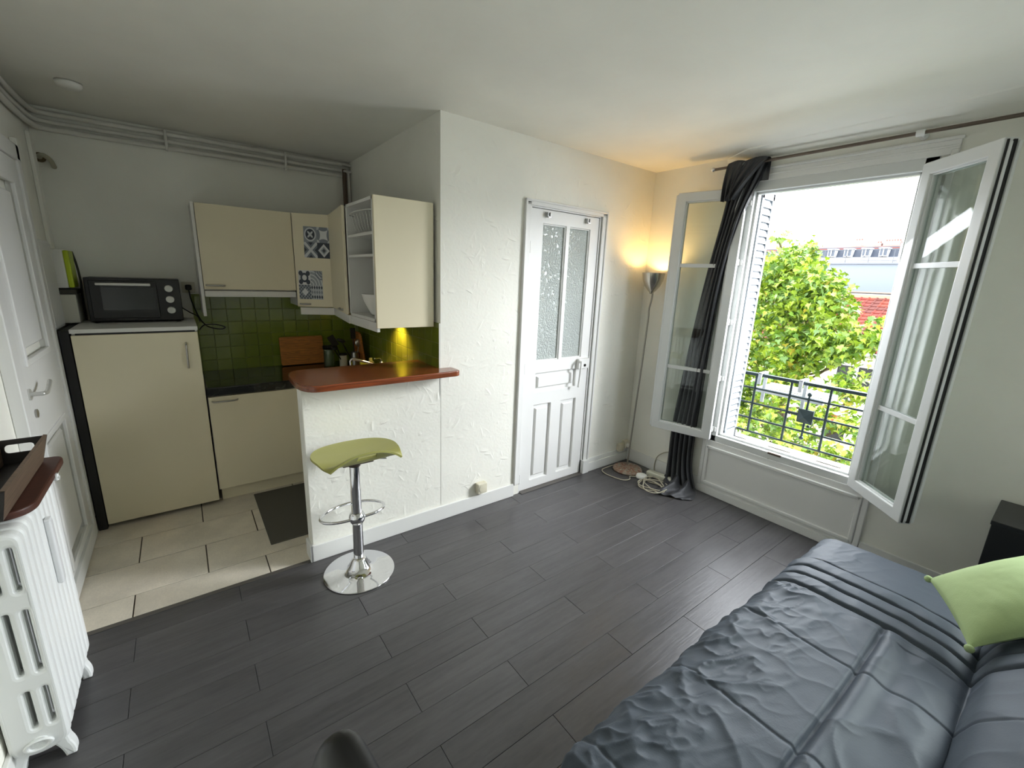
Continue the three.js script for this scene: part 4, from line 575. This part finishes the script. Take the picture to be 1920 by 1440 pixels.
{ // green cushion leaning on the sofa back
  const o = V(-1.00, 0.525, 2.31), dU = V(-0.31, -0.035, 0.165), dV = V(0.19, 0.19, 0.245), a = dU, b = dV, n = V().crossVectors(a, b).normalize(); if (n.y < 0) n.negate();
  const f = (s) => (u, v) => { const U = u * 2 - 1, W = v * 2 - 1, e = Math.pow(Math.max(0, 1 - Math.pow(Math.abs(U), 2.4)), 0.55) * Math.pow(Math.max(0, 1 - Math.pow(Math.abs(W), 2.4)), 0.55); const pin = 0.055 * (1 - U * U) * 1, pw = 0.055 * (1 - W * W); const uu = 0.5 + U * 0.5 * (1 - pw * 0.9), vv = 0.5 + W * 0.5 * (1 - pin * 0.9); const h = 0.070 * e * s * (s > 0 ? 1 : 0.7) + 0.010 * (fbm(u * 4 + 5, v * 5 + 5, 64, 64, 3, 280) - 0.5) * e; const q = o.clone().addScaledVector(a, uu).addScaledVector(b, vv).addScaledVector(n, h + 0.02); return [q.x, q.y, q.z]; };
  const A = sheet(60, 60, f(1), [0.4, 0.4]), B = sheet(60, 60, f(-1), [0.4, 0.4]); for (const q of [A, B]) { }
  const cush = thing('cushion', 'light green square cushion leaning on the dark sofa bed', 'cushion', [o.x, o.y, o.z]);
  const m = M({ color: '#b3c98f', roughness: 0.85, sheen: 0.4, sheenColor: new THREE.Color('#e6f0cc'), bumpMap: clothBump, bumpScale: 0.0008 });
  part(cush, 'cover', [A, B], m);
  const c = [[0, 0], [1, 0], [1, 1], [0, 1]].map(([u, v]) => o.clone().addScaledVector(a, u).addScaledVector(b, v).addScaledVector(n, 0.02));
  part(cush, 'corner_knot', [0, 1].map((k) => new THREE.SphereGeometry(0.014, 12, 8).translate(c[k].x, c[k].y, c[k].z)), m);
}
{ // black cabinet by the window wall
  const o = thing('side_cabinet', 'low black cabinet against the window wall beyond the sofa bed', 'cabinet', [-0.2, 0, 2.66]), m = M({ color: '#0f0f10', roughness: 0.5 });
  part(o, 'body', bx(-0.372, -0.012, 0, 0.63, 2.398, 2.92, 0.004), m); part(o, 'top', bx(-0.376, -0.008, 0.628, 0.65, 2.394, 2.925, 0.004), M({ color: '#1a1a1b', roughness: 0.38 }));
}
// ---------- curtain on its rod ----------
{
  const r = thing('curtain_rod', 'thin metal curtain rod with ball end above the open window', 'curtain rod', [-0.08, 2.52, 1.8]);
  part(r, 'pole', rod([-0.08, 2.517, 0.575], [-0.08, 2.527, 3.9], 0.0095, 16), mDarkMetal);
  part(r, 'finial', [new THREE.SphereGeometry(0.018, 20, 14).translate(-0.08, 2.517, 0.562)], mChrome);
  for (const z of [0.80, 1.72, 3.6]) part(r, 'bracket', [lathe([[0, 0], [0.02, 0], [0.02, 0.012], [0, 0.012]], 0, 0, 0, 18).rotateZ(Math.PI / 2).translate(0, 2.52, z), rod([0, 2.52, z], [-0.08, 2.52, z], 0.009), rod([-0.08, 2.52, z - 0.018], [-0.08, 2.52, z + 0.018], 0.017, 18)], mTrim);
  const m = M({ color: '#3a3b3e', roughness: 0.5, sheen: 0.6, sheenColor: new THREE.Color('#8a8d92'), sheenRoughness: 0.4, side: THREE.DoubleSide });
  const o = thing('curtain', 'dark grey satin curtain bunched behind the left window leaf', 'curtain', [-0.06, 0, 0.7]);
  // from the rod (v=0) down to the floor (v=1): centre line and half width
  const zl = new THREE.CatmullRomCurve3([V(0.69, 2.50, 0), V(0.675, 2.2, 0), V(0.62, 1.8, 0), V(0.56, 1.3, 0), V(0.51, 0.8, 0), V(0.485, 0.45, 0), V(0.49, 0.2, 0), V(0.50, 0.03, 0)]), zr = new THREE.CatmullRomCurve3([V(0.955, 2.52, 0), V(0.83, 2.2, 0), V(0.76, 1.8, 0), V(0.73, 1.3, 0), V(0.72, 0.8, 0), V(0.715, 0.45, 0), V(0.73, 0.2, 0), V(0.80, 0.03, 0)]);
  const g = sheet(150, 160, (u, v) => { const a = zl.getPoint(v), b = zr.getPoint(v), w = b.x - a.x, ph = u * 5.5 * Math.PI * 2 + 1.3 * fbm(v * 3, u * 2, 64, 64, 2, 300), am = 0.028 * (0.7 + 0.5 * vn(u * 6, v * 4, 64, 64, 310)); const low = sst(0.8, 1.0, v); return [-0.062 + am * Math.sin(ph) - 0.03 * low, Math.max(0.006, lerp(a.y, b.y, u)), lerp(a.x, b.x, u) + 0.25 * am * Math.cos(ph)]; });
  part(o, 'drape', g, m);
  // the cloth is slung over the rod in two turns: one hangs straight, one is pulled across to the left
  const turn = (za, zb, zc, zd, hgt, ph) => sheet(40, 60, (u, v) => { // v: behind the rod, over it, down in front
    const w = 0.010 * Math.sin(u * 13 + ph + v * 2) + 0.006 * Math.sin(u * 29 + ph), top = 0.020 + 0.012 * Math.sin(u * Math.PI);
    if (v < 0.25) { const t = v / 0.25; return [-0.052 + 0.3 * w, 2.40 + t * 0.12, lerp(za, zb, u)]; }
    if (v < 0.5) { const an = Math.PI * (v - 0.25) / 0.25; return [-0.080 + 0.030 * Math.cos(an) - 0.2 * Math.abs(w), 2.52 + top * Math.sin(an), lerp(za, zb, u)]; }
    const t = (v - 0.5) / 0.5; return [-0.112 - w * (0.4 + t) - 0.012 * Math.sin(t * Math.PI), 2.52 - hgt * t, lerp(lerp(za, zb, u), lerp(zc, zd, u), Math.pow(t, 0.9))]; });
  part(o, 'heading', [turn(0.685, 0.795, 0.675, 0.74, 0.24, 0), turn(0.805, 0.955, 0.690, 0.765, 0.235, 2)], m);
  // tail lying on the floor
  const tail = sheet(80, 60, (u, v) => { const s = u, path = [lerp(-0.07, -0.36, sst(0, 1, s)) - 0.03 * Math.sin(s * 6), lerp(0.62, 0.74, s) + 0.03 * Math.sin(s * 4)]; const w = lerp(0.24, 0.30, s) * (1 - 0.35 * sst(0.75, 1, s)), t = v - 0.5; const fold = 0.5 + 0.5 * Math.sin(v * 15 + s * 5 + 2 * fbm(s * 4, v * 3, 64, 64, 2, 320)); return [path[0] + t * 0.10, 0.006 + lerp(0.13, 0.018, Math.pow(s, 0.6)) * (0.25 + 0.75 * fold) * (1 - Math.pow(Math.abs(t) * 2, 4)), path[1] + t * w]; });
  part(o, 'hem', tail, m);
}
// ---------- floor lamp in the corner ----------
{
  const X = -0.135, Z = 0.178, o = thing('floor_lamp', 'slim metal uplighter floor lamp glowing warm in the room corner', 'lamp', [-0.2, 0, 0.19]);
  const mPole = M({ color: '#a9a49a', metalness: 0.85, roughness: 0.32 });
  part(o, 'base', lathe([[0, 0], [0.128, 0], [0.132, 0.008], [0.128, 0.02], [0.11, 0.026], [0.02, 0.03], [0, 0.03]], -0.212, 0.002, 0.192, 48), M({ map: dtex(256, 256, (u, v) => { const n = fbm(u * 7, v * 7, 7, 7, 4, 330), k = 0.6 + 0.6 * fbm(u * 20, v * 20, 20, 20, 3, 340); return n > 0.52 ? [0.62 * k, 0.42 * k, 0.34 * k] : [0.66 * k, 0.62 * k, 0.55 * k]; }, true, [4, 4]), roughness: 0.4 }), 'blotchy pinkish brown base');
  part(o, 'pole', tube([[-0.165, 0.03, 0.150], [-0.148, 0.6, 0.160], [-0.135, 1.1, 0.170], [-0.132, 1.40, 0.177], [-0.135, 1.47, 0.176], [-0.128, 1.54, 0.185], [-0.127, 1.60, 0.190]], 0.0075, 120, 12), mPole);
  part(o, 'lamp_shade', lathe([[0.0, 1.598], [0.014, 1.598], [0.02, 1.612], [0.034, 1.625], [0.062, 1.66], [0.084, 1.71], [0.094, 1.768], [0.0955, 1.77], [0.0925, 1.768], [0.082, 1.712], [0.06, 1.664], [0.03, 1.632], [0, 1.63]], X, 0, Z + 0.006, 48), M({ color: '#c6bfb2', metalness: 0.95, roughness: 0.2 }));
  part(o, 'bulb', new THREE.SphereGeometry(0.03, 20, 14).translate(X, 1.70, Z + 0.006), M({ color: '#fff3d0', emissive: new THREE.Color(1, 0.74, 0.36), emissiveIntensity: 8 }));
  const l = new THREE.PointLight(new THREE.Color(1, 0.62, 0.22), 0.62, 0, 2); l.position.set(X, 1.70, Z + 0.006); l.castShadow = true; l.shadow.radius = 1.4; l.name = 'floor_lamp_bulb'; scene.add(l);
}
{ // sockets, extension lead, cables
  const s = thing('wall_socket', 'beige surface socket on the white wall above the baseboard left of the door', 'socket', [-1.71, 0.12, 0]);
  part(s, 'box', bx(-1.755, -1.675, 0.125, 0.205, 0, 0.045, 0.006), mOldPl); part(s, 'face', lathe([[0, 0], [0.028, 0], [0.03, 0.004], [0, 0.004]], 0, 0, 0, 24).rotateX(Math.PI / 2).translate(-1.715, 0.165, 0.044), mOldPl);
  const t = thing('wall_socket', 'double beige surface socket low in the corner behind the lamp', 'socket', [-0.1, 0.1, 0]);
  part(t, 'box', [bx(-0.16, -0.09, 0.11, 0.185, 0, 0.04, 0.005), bx(-0.085, -0.02, 0.135, 0.205, 0, 0.045, 0.005)], mOldPl); part(t, 'plug', rod([-0.055, 0.165, 0.04], [-0.055, 0.165, 0.085], 0.019, 18), mWhitePl);
  const p = thing('power_strip', 'white power strip lying on the floor by the window wall', 'power strip', [-0.1, 0, 0.5]);
  const g = bx(-0.032, 0.032, 0, 0.045, -0.115, 0.115, 0.008); part(p, 'body', g.rotateY(0.12).translate(-0.118, 0.002, 0.47), M({ color: '#d7d6c4', roughness: 0.4 }));
  const mC = M({ color: '#b9b29d', roughness: 0.5 });
  const c = thing('lamp_cable', 'pale cable looping over the floor beside the lamp base', 'cable', [-0.4, 0, 0.2]);
  part(c, 'cord', tube([[-0.2, 0.012, 0.07], [-0.33, 0.008, 0.06], [-0.42, 0.006, 0.07], [-0.455, 0.006, 0.13], [-0.453, 0.006, 0.22], [-0.422, 0.006, 0.318], [-0.36, 0.006, 0.335], [-0.31, 0.006, 0.30], [-0.28, 0.008, 0.33], [-0.245, 0.012, 0.36]], 0.0045, 90, 8), mC);
  part(c, 'foot_switch', lathe([[0, 0], [0.045, 0], [0.05, 0.01], [0.045, 0.028], [0.03, 0.034], [0, 0.035]], -0.238, 0.001, 0.368, 28), mWhitePl, 'round white foot switch');
  const e = thing('extension_cable', 'beige extension cable coiled on the floor in front of the curtain', 'cable', [-0.3, 0, 0.55]);
  const coil = []; for (let k = 0; k <= 70; k++) { const a = k / 70 * Math.PI * 2 * 4.2, r = 0.105 + 0.02 * Math.sin(k * 0.9); coil.push([-0.315 + r * 0.95 * Math.cos(a) + 0.03 * Math.sin(k * 0.31), 0.007 + 0.0042 * (k / 14) + 0.006 * Math.abs(Math.sin(k * 0.37)), 0.545 + r * 1.0 * Math.sin(a) + 0.03 * Math.cos(k * 0.23)]); }
  part(e, 'cord', [tube([[-0.17, 0.02, 0.40], [-0.21, 0.01, 0.43], [-0.26, 0.008, 0.45], ...coil], 0.0048, 420, 7)], mC);
  const w = thing('wall_cable', 'thin grey cable arching up the window wall behind the curtain', 'cable', [-0.02, 0, 0.4]);
  part(w, 'cord', tube([[-0.012, 0.24, 0.55], [-0.022, 0.24, 0.493], [-0.024, 0.215, 0.428], [-0.024, 0.165, 0.372], [-0.024, 0.11, 0.349], [-0.024, 0.03, 0.345], [-0.05, 0.008, 0.37], [-0.12, 0.007, 0.40], [-0.206, 0.007, 0.434]], 0.0042, 80, 8), mC);
}
{ // office chair by the camera
  const o = thing('office_chair', 'black leather office chair whose back top shows at the bottom edge', 'chair', [-3.36, 0, 2.05]), m = M({ color: '#17181a', roughness: 0.42 });
  const bk = rrect(-0.21, 0.0, 0.21, 0.44, 0.09), gB = prism(bk, 0.066, 0.03, 5); const bend = gB.attributes.position; for (let i = 0; i < bend.count; i++) { const y = bend.getY(i); bend.setZ(i, bend.getZ(i) - 0.10 * Math.pow(Math.max(0, y - 0.05) / 0.4, 2) * -0.35); } gB.computeVertexNormals();
  part(o, 'backrest', toCreasedNormals(gB, 0.9).rotateY(Math.PI / 2 + 0.10).translate(-3.268, 0.525, 2.070), m);
  part(o, 'seat', [toCreasedNormals(prism(rrect(-0.23, -0.23, 0.23, 0.23, 0.08), 0.09, 0.035, 5), 0.9).rotateX(-Math.PI / 2).rotateY(0.12).translate(-3.46, 0.43, 2.07)], m);
  part(o, 'back_support', [tube([[-3.40, 0.43, 2.07], [-3.19, 0.44, 2.065], [-3.165, 0.52, 2.062], [-3.16, 0.68, 2.062]], 0.016, 30)], mBlack);
  part(o, 'gas_column', [rod([-3.46, 0.08, 2.07], [-3.46, 0.43, 2.07], 0.026)], mDarkMetal);
  for (let k = 0; k < 5; k++) { const a = k * Math.PI * 2 / 5 + 0.3, x = -3.46 + 0.27 * Math.cos(a), z = 2.07 + 0.27 * Math.sin(a); const l = part(o, 'leg', [tube([[-3.46, 0.10, 2.07], [lerp(-3.46, x, 0.6), 0.085, lerp(2.07, z, 0.6)], [x, 0.068, z]], 0.016, 20)], mBlack); part(o, 'caster', rod([x - 0.012 * Math.sin(a), 0.0275, z + 0.012 * Math.cos(a)], [x + 0.012 * Math.sin(a), 0.0275, z - 0.012 * Math.cos(a)], 0.027, 18), mBlack); }
}
// ---------- outside: street, houses opposite, plane tree ----------
const GY = -9.5;
solid('street', bx(0.3, 90, GY - 0.3, GY, -70, 60), M({ color: '#6f6e6a', roughness: 0.95 }));
solid('exterior_facade', [bx(0.3, 0.36, GY, -0.3, -8, 12), bx(0.3, 0.36, 2.9, 6, -8, 12)], M({ color: '#cdc7b6', roughness: 0.9 }));
{ // cream house with the red tiled roof
  const o = thing('house', 'cream house across the street with a red tiled roof', 'house', [14, GY, -2]), mF = M({ color: '#b9b39c', roughness: 0.9 }), mW = M({ color: '#c4c6c4', roughness: 0.5 }), mD = M({ color: '#22262a', roughness: 0.12 });
  const Xf = 14, Xr = 17.6, yE = -0.20, yR = 1.46, zA = -16, zB = 12;
  const rows = [[-0.62, -1.9], [-3.9, -5.3], [-6.6, -8.2]];
  const wz = []; for (let k = -6; k < 8; k++) wz.push([-1.95 + k * 2.3 - 0.45, -1.95 + k * 2.3 + 0.75]);
  const s = poly([[-zB, GY], [-zA, GY], [-zA, yE], [-zB, yE]]); for (const [t, b] of rows) for (const [a, c] of wz) s.holes.push(rrect(-c, b, -a, t, 0.01, new THREE.Path()));
  s.holes.push(rrect(1.72, -3.25, 2.28, -2.5, 0.01, new THREE.Path()));
  part(o, 'wall', prism(s, 0.3).rotateY(Math.PI / 2).translate(Xf, 0, 0), mF);
  part(o, 'back_wall', bx(Xr + 1.2, Xr + 1.4, GY, yE, zA, zB), mF);
  for (const [t, b] of rows) for (const [a, c] of wz) { if (a < -7 || c > 2.5) continue; const f = part(o, 'window', [bx(Xf + 0.08, Xf + 0.14, b, t, a, a + 0.07), bx(Xf + 0.08, Xf + 0.14, b, t, c - 0.07, c), bx(Xf + 0.08, Xf + 0.14, b, t, (a + c) / 2 - 0.05, (a + c) / 2 + 0.05), bx(Xf + 0.08, Xf + 0.14, t - 0.07, t, a, c), bx(Xf + 0.08, Xf + 0.14, b, b + 0.07, a, c), bx(Xf + 0.08, Xf + 0.14, b + 0.42, b + 0.46, a, c)], mW); part(f, 'glass', bx(Xf + 0.15, Xf + 0.16, b, t, a, c), mD); }
  part(o, 'shop_opening', bx(Xf + 0.15, Xf + 0.16, -3.25, -2.5, -2.28, -1.72), mD);
  part(o, 'awning', sheetBox([[Xf - 0.02, -2.42, -2.3], [Xf - 0.02, -2.42, -1.7], [Xf - 0.35, -2.62, -1.7], [Xf - 0.35, -2.62, -2.3]].reverse(), 0.02), M({ color: '#9c1f22', roughness: 0.8 }), 'red awning');
  part(o, 'ledge', [bx(Xf - 0.06, Xf + 0.1, -2.38, -2.3, zA, zB, 0.01), bx(Xf - 0.06, Xf + 0.1, -5.8, -5.7, zA, zB, 0.01)], mW);
  part(o, 'gutter', bx(Xf - 0.22, Xf - 0.06, yE - 0.08, yE + 0.02, zA, zB, 0.03), M({ color: '#8d8f92', roughness: 0.5 }));
  part(o, 'roof_deck', sheetBox([[Xf - 0.15, yE, zA], [Xf - 0.15, yE, zB], [Xr, yR, zB], [Xr, yR, zA]].reverse(), 0.04), M({ color: '#4a2418', roughness: 0.9 }));
  // interlocking tiles, one piece each where the window shows them
  const L = Math.hypot(Xr - Xf + 0.15, yR - yE), nr = 15, st = L / nr, an = Math.atan2(yR - yE, Xr - Xf + 0.15), tw = 0.24;
  const tile = (() => { const a = tube([[-0.0, 0, -tw * 0.30], [st * 1.12, 0, -tw * 0.30]], 0.045, 2, 6), b = bx(0, st * 1.12, -0.02, 0.012, -tw * 0.5, tw * 0.5, 0.004); return join([a, b]); })();
  const mT = ['#5e2114', '#692013', '#55231a', '#702815'].map((c) => M({ color: c, roughness: 0.85 }));
  let count = 0; const rest = [];
  for (let r = 0; r < nr; r++) for (let k = 0; k < (zB - zA) / tw; k++) { const z = zA + (k + 0.5) * tw, d = (r) * st; const x = Xf - 0.15 + d * Math.cos(an), y = yE + d * Math.sin(an) + 0.02; const g = tile.clone().rotateZ(an - 0.085).translate(x, y + 0.05, z); if (z > -3.75 && z < -0.2 && count < 300) { count++; part(o, 'roof_tile', g, mT[(k * 7 + r * 3 + ((k * r) % 5)) % 4]); } else if (z > -9 && z < 5) rest.push(g); }
  const restM = part(o, 'roof_tiles', rest, mT[0]); restM.userData.kind = 'stuff';
  part(o, 'ridge', [bx(Xr - 0.1, Xr + 0.12, yR - 0.04, yR + 0.16, zA, zB, 0.04)], M({ color: '#8a7a68', roughness: 0.9 }));
}
{ // pale zinc-clad block behind the roof
  const o = thing('zinc_building', 'pale zinc clad block behind the red roof', 'building', [19.5, GY, -3]);
  part(o, 'wall', bx(19.5, 26, GY, 2.84, -18, 16), M({ color: '#6d7682', roughness: 0.45 }));
  part(o, 'base_band', [bx(19.35, 19.52, 1.45, 1.63, -18, 16, 0.02), bx(19.42, 19.52, 1.66, 1.72, -18, 16, 0.01)], M({ color: '#857a70', roughness: 0.8 }));
  part(o, 'parapet', [bx(19.42, 19.6, 2.82, 2.88, -18, 16)], M({ color: '#64686e', roughness: 0.6 }));
  const m = M({ color: '#4c5056', roughness: 0.6 }); for (let k = 0; k < 20; k++) part(o, 'railing_post', rod([19.6, 2.86, -10 + k * 0.8], [19.6, 3.4, -10 + k * 0.8], 0.012, 6), m); part(o, 'railing_bar', [rod([19.6, 3.4, -12], [19.6, 3.4, 8], 0.014, 6), rod([19.6, 3.05, -12], [19.6, 3.05, 8], 0.008, 6)], m);
}
{ // far block with mansard roof, dormers and chimneys
  const X = 45, o = thing('mansard_building', 'far block with a slate mansard, white dormers and red roof ridge', 'building', [X, GY, -10]), mS = M({ color: '#2b3340', roughness: 0.6 }), mW = M({ color: '#c5c7cb', roughness: 0.7 }), mG = M({ color: '#3b4450', roughness: 0.2 });
  const k = (45 + 3.348) / (40 + 3.348), Y = (y) => 1.68 + (y - 1.68) * k, Z = (z) => 2.481 + (z - 2.481) * k;
  const zL = Z(-30), zR = Z(-7.2), yB = Y(4.35), yM = Y(5.1), yT = Y(5.66);
  part(o, 'wall', bx(X + 0.3, X + 12, GY, yB, zL, zR, 0.02), mW);
  part(o, 'cornice', [bx(X - 0.2, X + 0.4, yB - 0.25, yB, zL, zR, 0.05)], mW);
  part(o, 'mansard', sheetBox([[X + 0.2, yB, zL], [X + 0.2, yB, zR], [X + 0.7, yM + 0.1, zR], [X + 0.7, yM + 0.1, zL]].reverse(), 0.3), mS, 'dark slate slope');
  part(o, 'roof', sheetBox([[X + 0.6, yM, zL], [X + 0.6, yM, zR], [X + 5, yT, zR], [X + 5, yT, zL]].reverse(), 0.2), M({ color: '#8a4b3d', roughness: 0.85 }), 'red tiled upper roof');
  for (const z of [-11.55, -10.42, -9.25, -8.15]) { const c = Z(z), y0 = Y(4.40), y1 = Y(4.98), f = part(o, 'dormer', [bx(X - 0.1, X + 0.8, y0, y1 + 0.05, c - 0.30, c - 0.23), bx(X - 0.1, X + 0.8, y0, y1 + 0.05, c + 0.23, c + 0.30), bx(X - 0.2, X + 1.2, y1, y1 + 0.09, c - 0.36, c + 0.36, 0.02), bx(X - 0.25, X - 0.1, y0, y1, c - 0.03, c + 0.03), bx(X - 0.25, X - 0.1, y0, y0 + 0.07, c - 0.25, c + 0.25)], mW); part(f, 'glass', bx(X - 0.12, X - 0.08, y0, y1, c - 0.24, c + 0.24), mG); }
  part(o, 'gable_wall', [bx(X - 0.3, X + 6, GY, yM + 0.25, zR, zR + 0.5, 0.02)], mW);
  const mC = M({ color: '#8f7d78', roughness: 0.9 }), mP = M({ color: '#8a4a3a', roughness: 0.8 });
  for (const [z, w, h] of [[-10.72, 0.55, 0.42], [-9.3, 0.4, 0.16], [-8.45, 1.1, 0.28], [-7.35, 0.5, 0.36]]) { const c = Z(z), y = Y(5.50), f = part(o, 'chimney', bx(X + 3, X + 3.7, y - 0.6, y + h * k, c - w / 2 * k, c + w / 2 * k, 0.03), mC); const n = Math.round(w / 0.18); for (let i = 0; i < n; i++) part(f, 'chimney_pot', rod([X + 3.35, y + h * k, c - w / 2 + 0.1 + i * 0.19], [X + 3.35, y + h * k + 0.14, c - w / 2 + 0.1 + i * 0.19], 0.07, 10), mP); }
}
{ // plane tree
  const o = thing('plane_tree', 'bright green plane tree filling the window view behind the guard rail', 'tree', [7.2, GY, -1.2]);
  const mB = M({ color: '#5b4f3e', roughness: 0.9 });
  part(o, 'trunk', [tube([[7.6, GY, -1.1], [7.5, -6, -1.2], [7.4, -3.6, -1.1], [7.3, -2.2, -1.15]], 0.22, 30, 12), tube([[7.3, -2.4, -1.15], [7.2, -0.8, -1.3], [7.1, 0.8, -1.25], [7.0, 2.2, -1.2]], 0.10, 30, 9)], mB);
  // crown: clumps of foliage, centre, radius and number of sprigs
  const blobs = [[6.6,2.13,-1.33,0.42,260],[6.9,1.92,-1.82,0.5,300],[6.2,1.73,-0.75,0.42,320],[7.0,1.34,-2.1,0.6,380],[6.4,1.19,-1.19,0.6,460],[6.0,1.36,-0.37,0.36,220],[6.6,0.34,-1.65,0.6,400],[6.0,0.53,-0.74,0.5,340],[5.8,0.82,-0.2,0.4,230],[5.6,0.79,0.17,0.26,110],[5.4,0.93,0.48,0.18,45],[6.4,-0.61,-1.74,0.6,320],[5.8,-0.1,-0.83,0.45,210],[5.4,0.2,0.33,0.25,60],[5.2,-0.05,0.14,0.22,40],[5.2,0.11,0.61,0.22,55],[5.0,-0.39,-0.04,0.3,70],[5.4,-0.89,-0.82,0.5,190],[4.9,-0.38,0.58,0.22,40],[4.8,-0.89,-0.21,0.35,90],[4.7,-0.83,0.44,0.28,50],[4.7,-0.8,0.78,0.2,22],[7.4,2.49,-1.49,0.25,90],[7.4,2.41,-2.95,0.6,220],[7.0,0.63,-2.99,0.8,320],[6.0,-0.88,-2.09,0.7,260],[5.0,-1.5,-0.93,0.4,110],[5.6,1.18,0.45,0.14,22],[6.8,2.67,-1.81,0.16,16],[7.2,2.98,-2.7,0.25,26]];
  // lobed leaf, slightly folded along its midrib
  const out = [[0, 0], [0.10, -0.02], [0.30, -0.10], [0.26, 0.04], [0.48, 0.14], [0.34, 0.22], [0.40, 0.40], [0.22, 0.36], [0.14, 0.46], [0.10, 0.60], [0, 0.82]], ring = [...out, ...out.slice(1, -1).reverse().map(([x, y]) => [-x, y])];
  const leafGeo = (fold, s) => { const c = [0, 0, 0.28], pos = []; const P = ring.map(([x, y]) => [x * s, Math.abs(x) * fold * s - y * y * 0.22 * s, y * s]); const C = [0, -0.01 * s, 0.28 * s]; for (let i = 0; i < P.length; i++) { const a = P[i], b = P[(i + 1) % P.length]; pos.push(...C, ...a, ...b); } const g = new THREE.BufferGeometry(); g.setAttribute('position', new THREE.Float32BufferAttribute(pos, 3)); g.computeVertexNormals(); return g; };
  const geos = [leafGeo(0.25, 0.135), leafGeo(0.1, 0.15), leafGeo(0.4, 0.12)];
  const cols = ['#7d9620', '#8fab28', '#668a24', '#a3b935', '#547a28', '#a89b34'], mL = cols.map((c) => M({ color: c, roughness: 0.5, transmission: 0.42, thickness: 0, side: THREE.DoubleSide }));
  const all = [], Q = () => new THREE.Quaternion().setFromEuler(new THREE.Euler(rr(-0.2, 1.3), rr(0, 6.283), rr(-0.7, 0.7), 'YXZ'));
  for (const [x, y, z, r, n] of blobs) for (let k = 0; k < n * 0.40; k++) { // a sprig: a handful of leaves about a point of the clump
    const u = rr(-1, 1), a = rr(0, 6.283), q = Math.sqrt(1 - u * u), rad = r * Math.pow(rnd(), 0.42), c = V(x + q * Math.cos(a) * rad * 1.25, y + u * rad, z + q * Math.sin(a) * rad * 1.1), tone = Math.floor(rnd() * 5), m = 4 + Math.floor(rnd() * 5);
    for (let i = 0; i < m; i++) all.push([c.clone().add(V(rr(-0.14, 0.14), rr(-0.10, 0.10), rr(-0.14, 0.14))), Q(), rr(0.75, 1.25), Math.floor(rnd() * 3), rnd() < 0.6 ? tone : Math.min(5, Math.floor(rnd() * 5.2 + (y < 0.6 ? 0.6 : 0)))]);
  }
  all.sort((a, b) => a[0].distanceToSquared(camera.position) - b[0].distanceToSquared(camera.position));
  // the three hundred nearest that can be seen through the window opening are leaves of their own
  const throughWindow = (p) => { const t = -camera.position.x / (p.x - camera.position.x), y = lerp(camera.position.y, p.y, t), z = lerp(camera.position.z, p.z, t); return y > 0.52 && y < 2.33 && z > 0.93 && z < 1.72; };
  let singles = 0; const bulk = geos.map(() => []);
  for (const L of all) { if (singles < 300 && throughWindow(L[0])) { const m = part(o, 'leaf', geos[L[3]], mL[L[4]], undefined, true); m.position.copy(L[0]).sub(o.position); m.quaternion.copy(L[1]); m.scale.setScalar(L[2]); singles++; } else bulk[L[3]].push(L); }
  bulk.forEach((list, gi) => { const im = new THREE.InstancedMesh(geos[gi], M({ color: '#ffffff', roughness: 0.5, transmission: 0.42, thickness: 0, side: THREE.DoubleSide }), list.length), mt = new THREE.Matrix4(); list.forEach((L, i) => { mt.compose(L[0].clone().sub(o.position), L[1], V(L[2], L[2], L[2])); im.setMatrixAt(i, mt); im.setColorAt(i, new THREE.Color(cols[L[4]])); }); im.name = 'leaves'; im.userData.kind = 'stuff'; shade(im); o.add(im); });
  // boughs reach into the blobs
  for (const b of blobs) { const c = V(b[0], b[1], b[2]), y0 = clamp(c.y - 1.1, -2.6, 1.6); part(o, 'branch', tube([[7.25, y0, -1.2], [lerp(7.25, c.x, 0.5), lerp(y0, c.y, 0.35), lerp(-1.2, c.z, 0.5)], [c.x, c.y, c.z]], 0.022, 20, 6), mB); }
}
renderer.render(scene, camera);
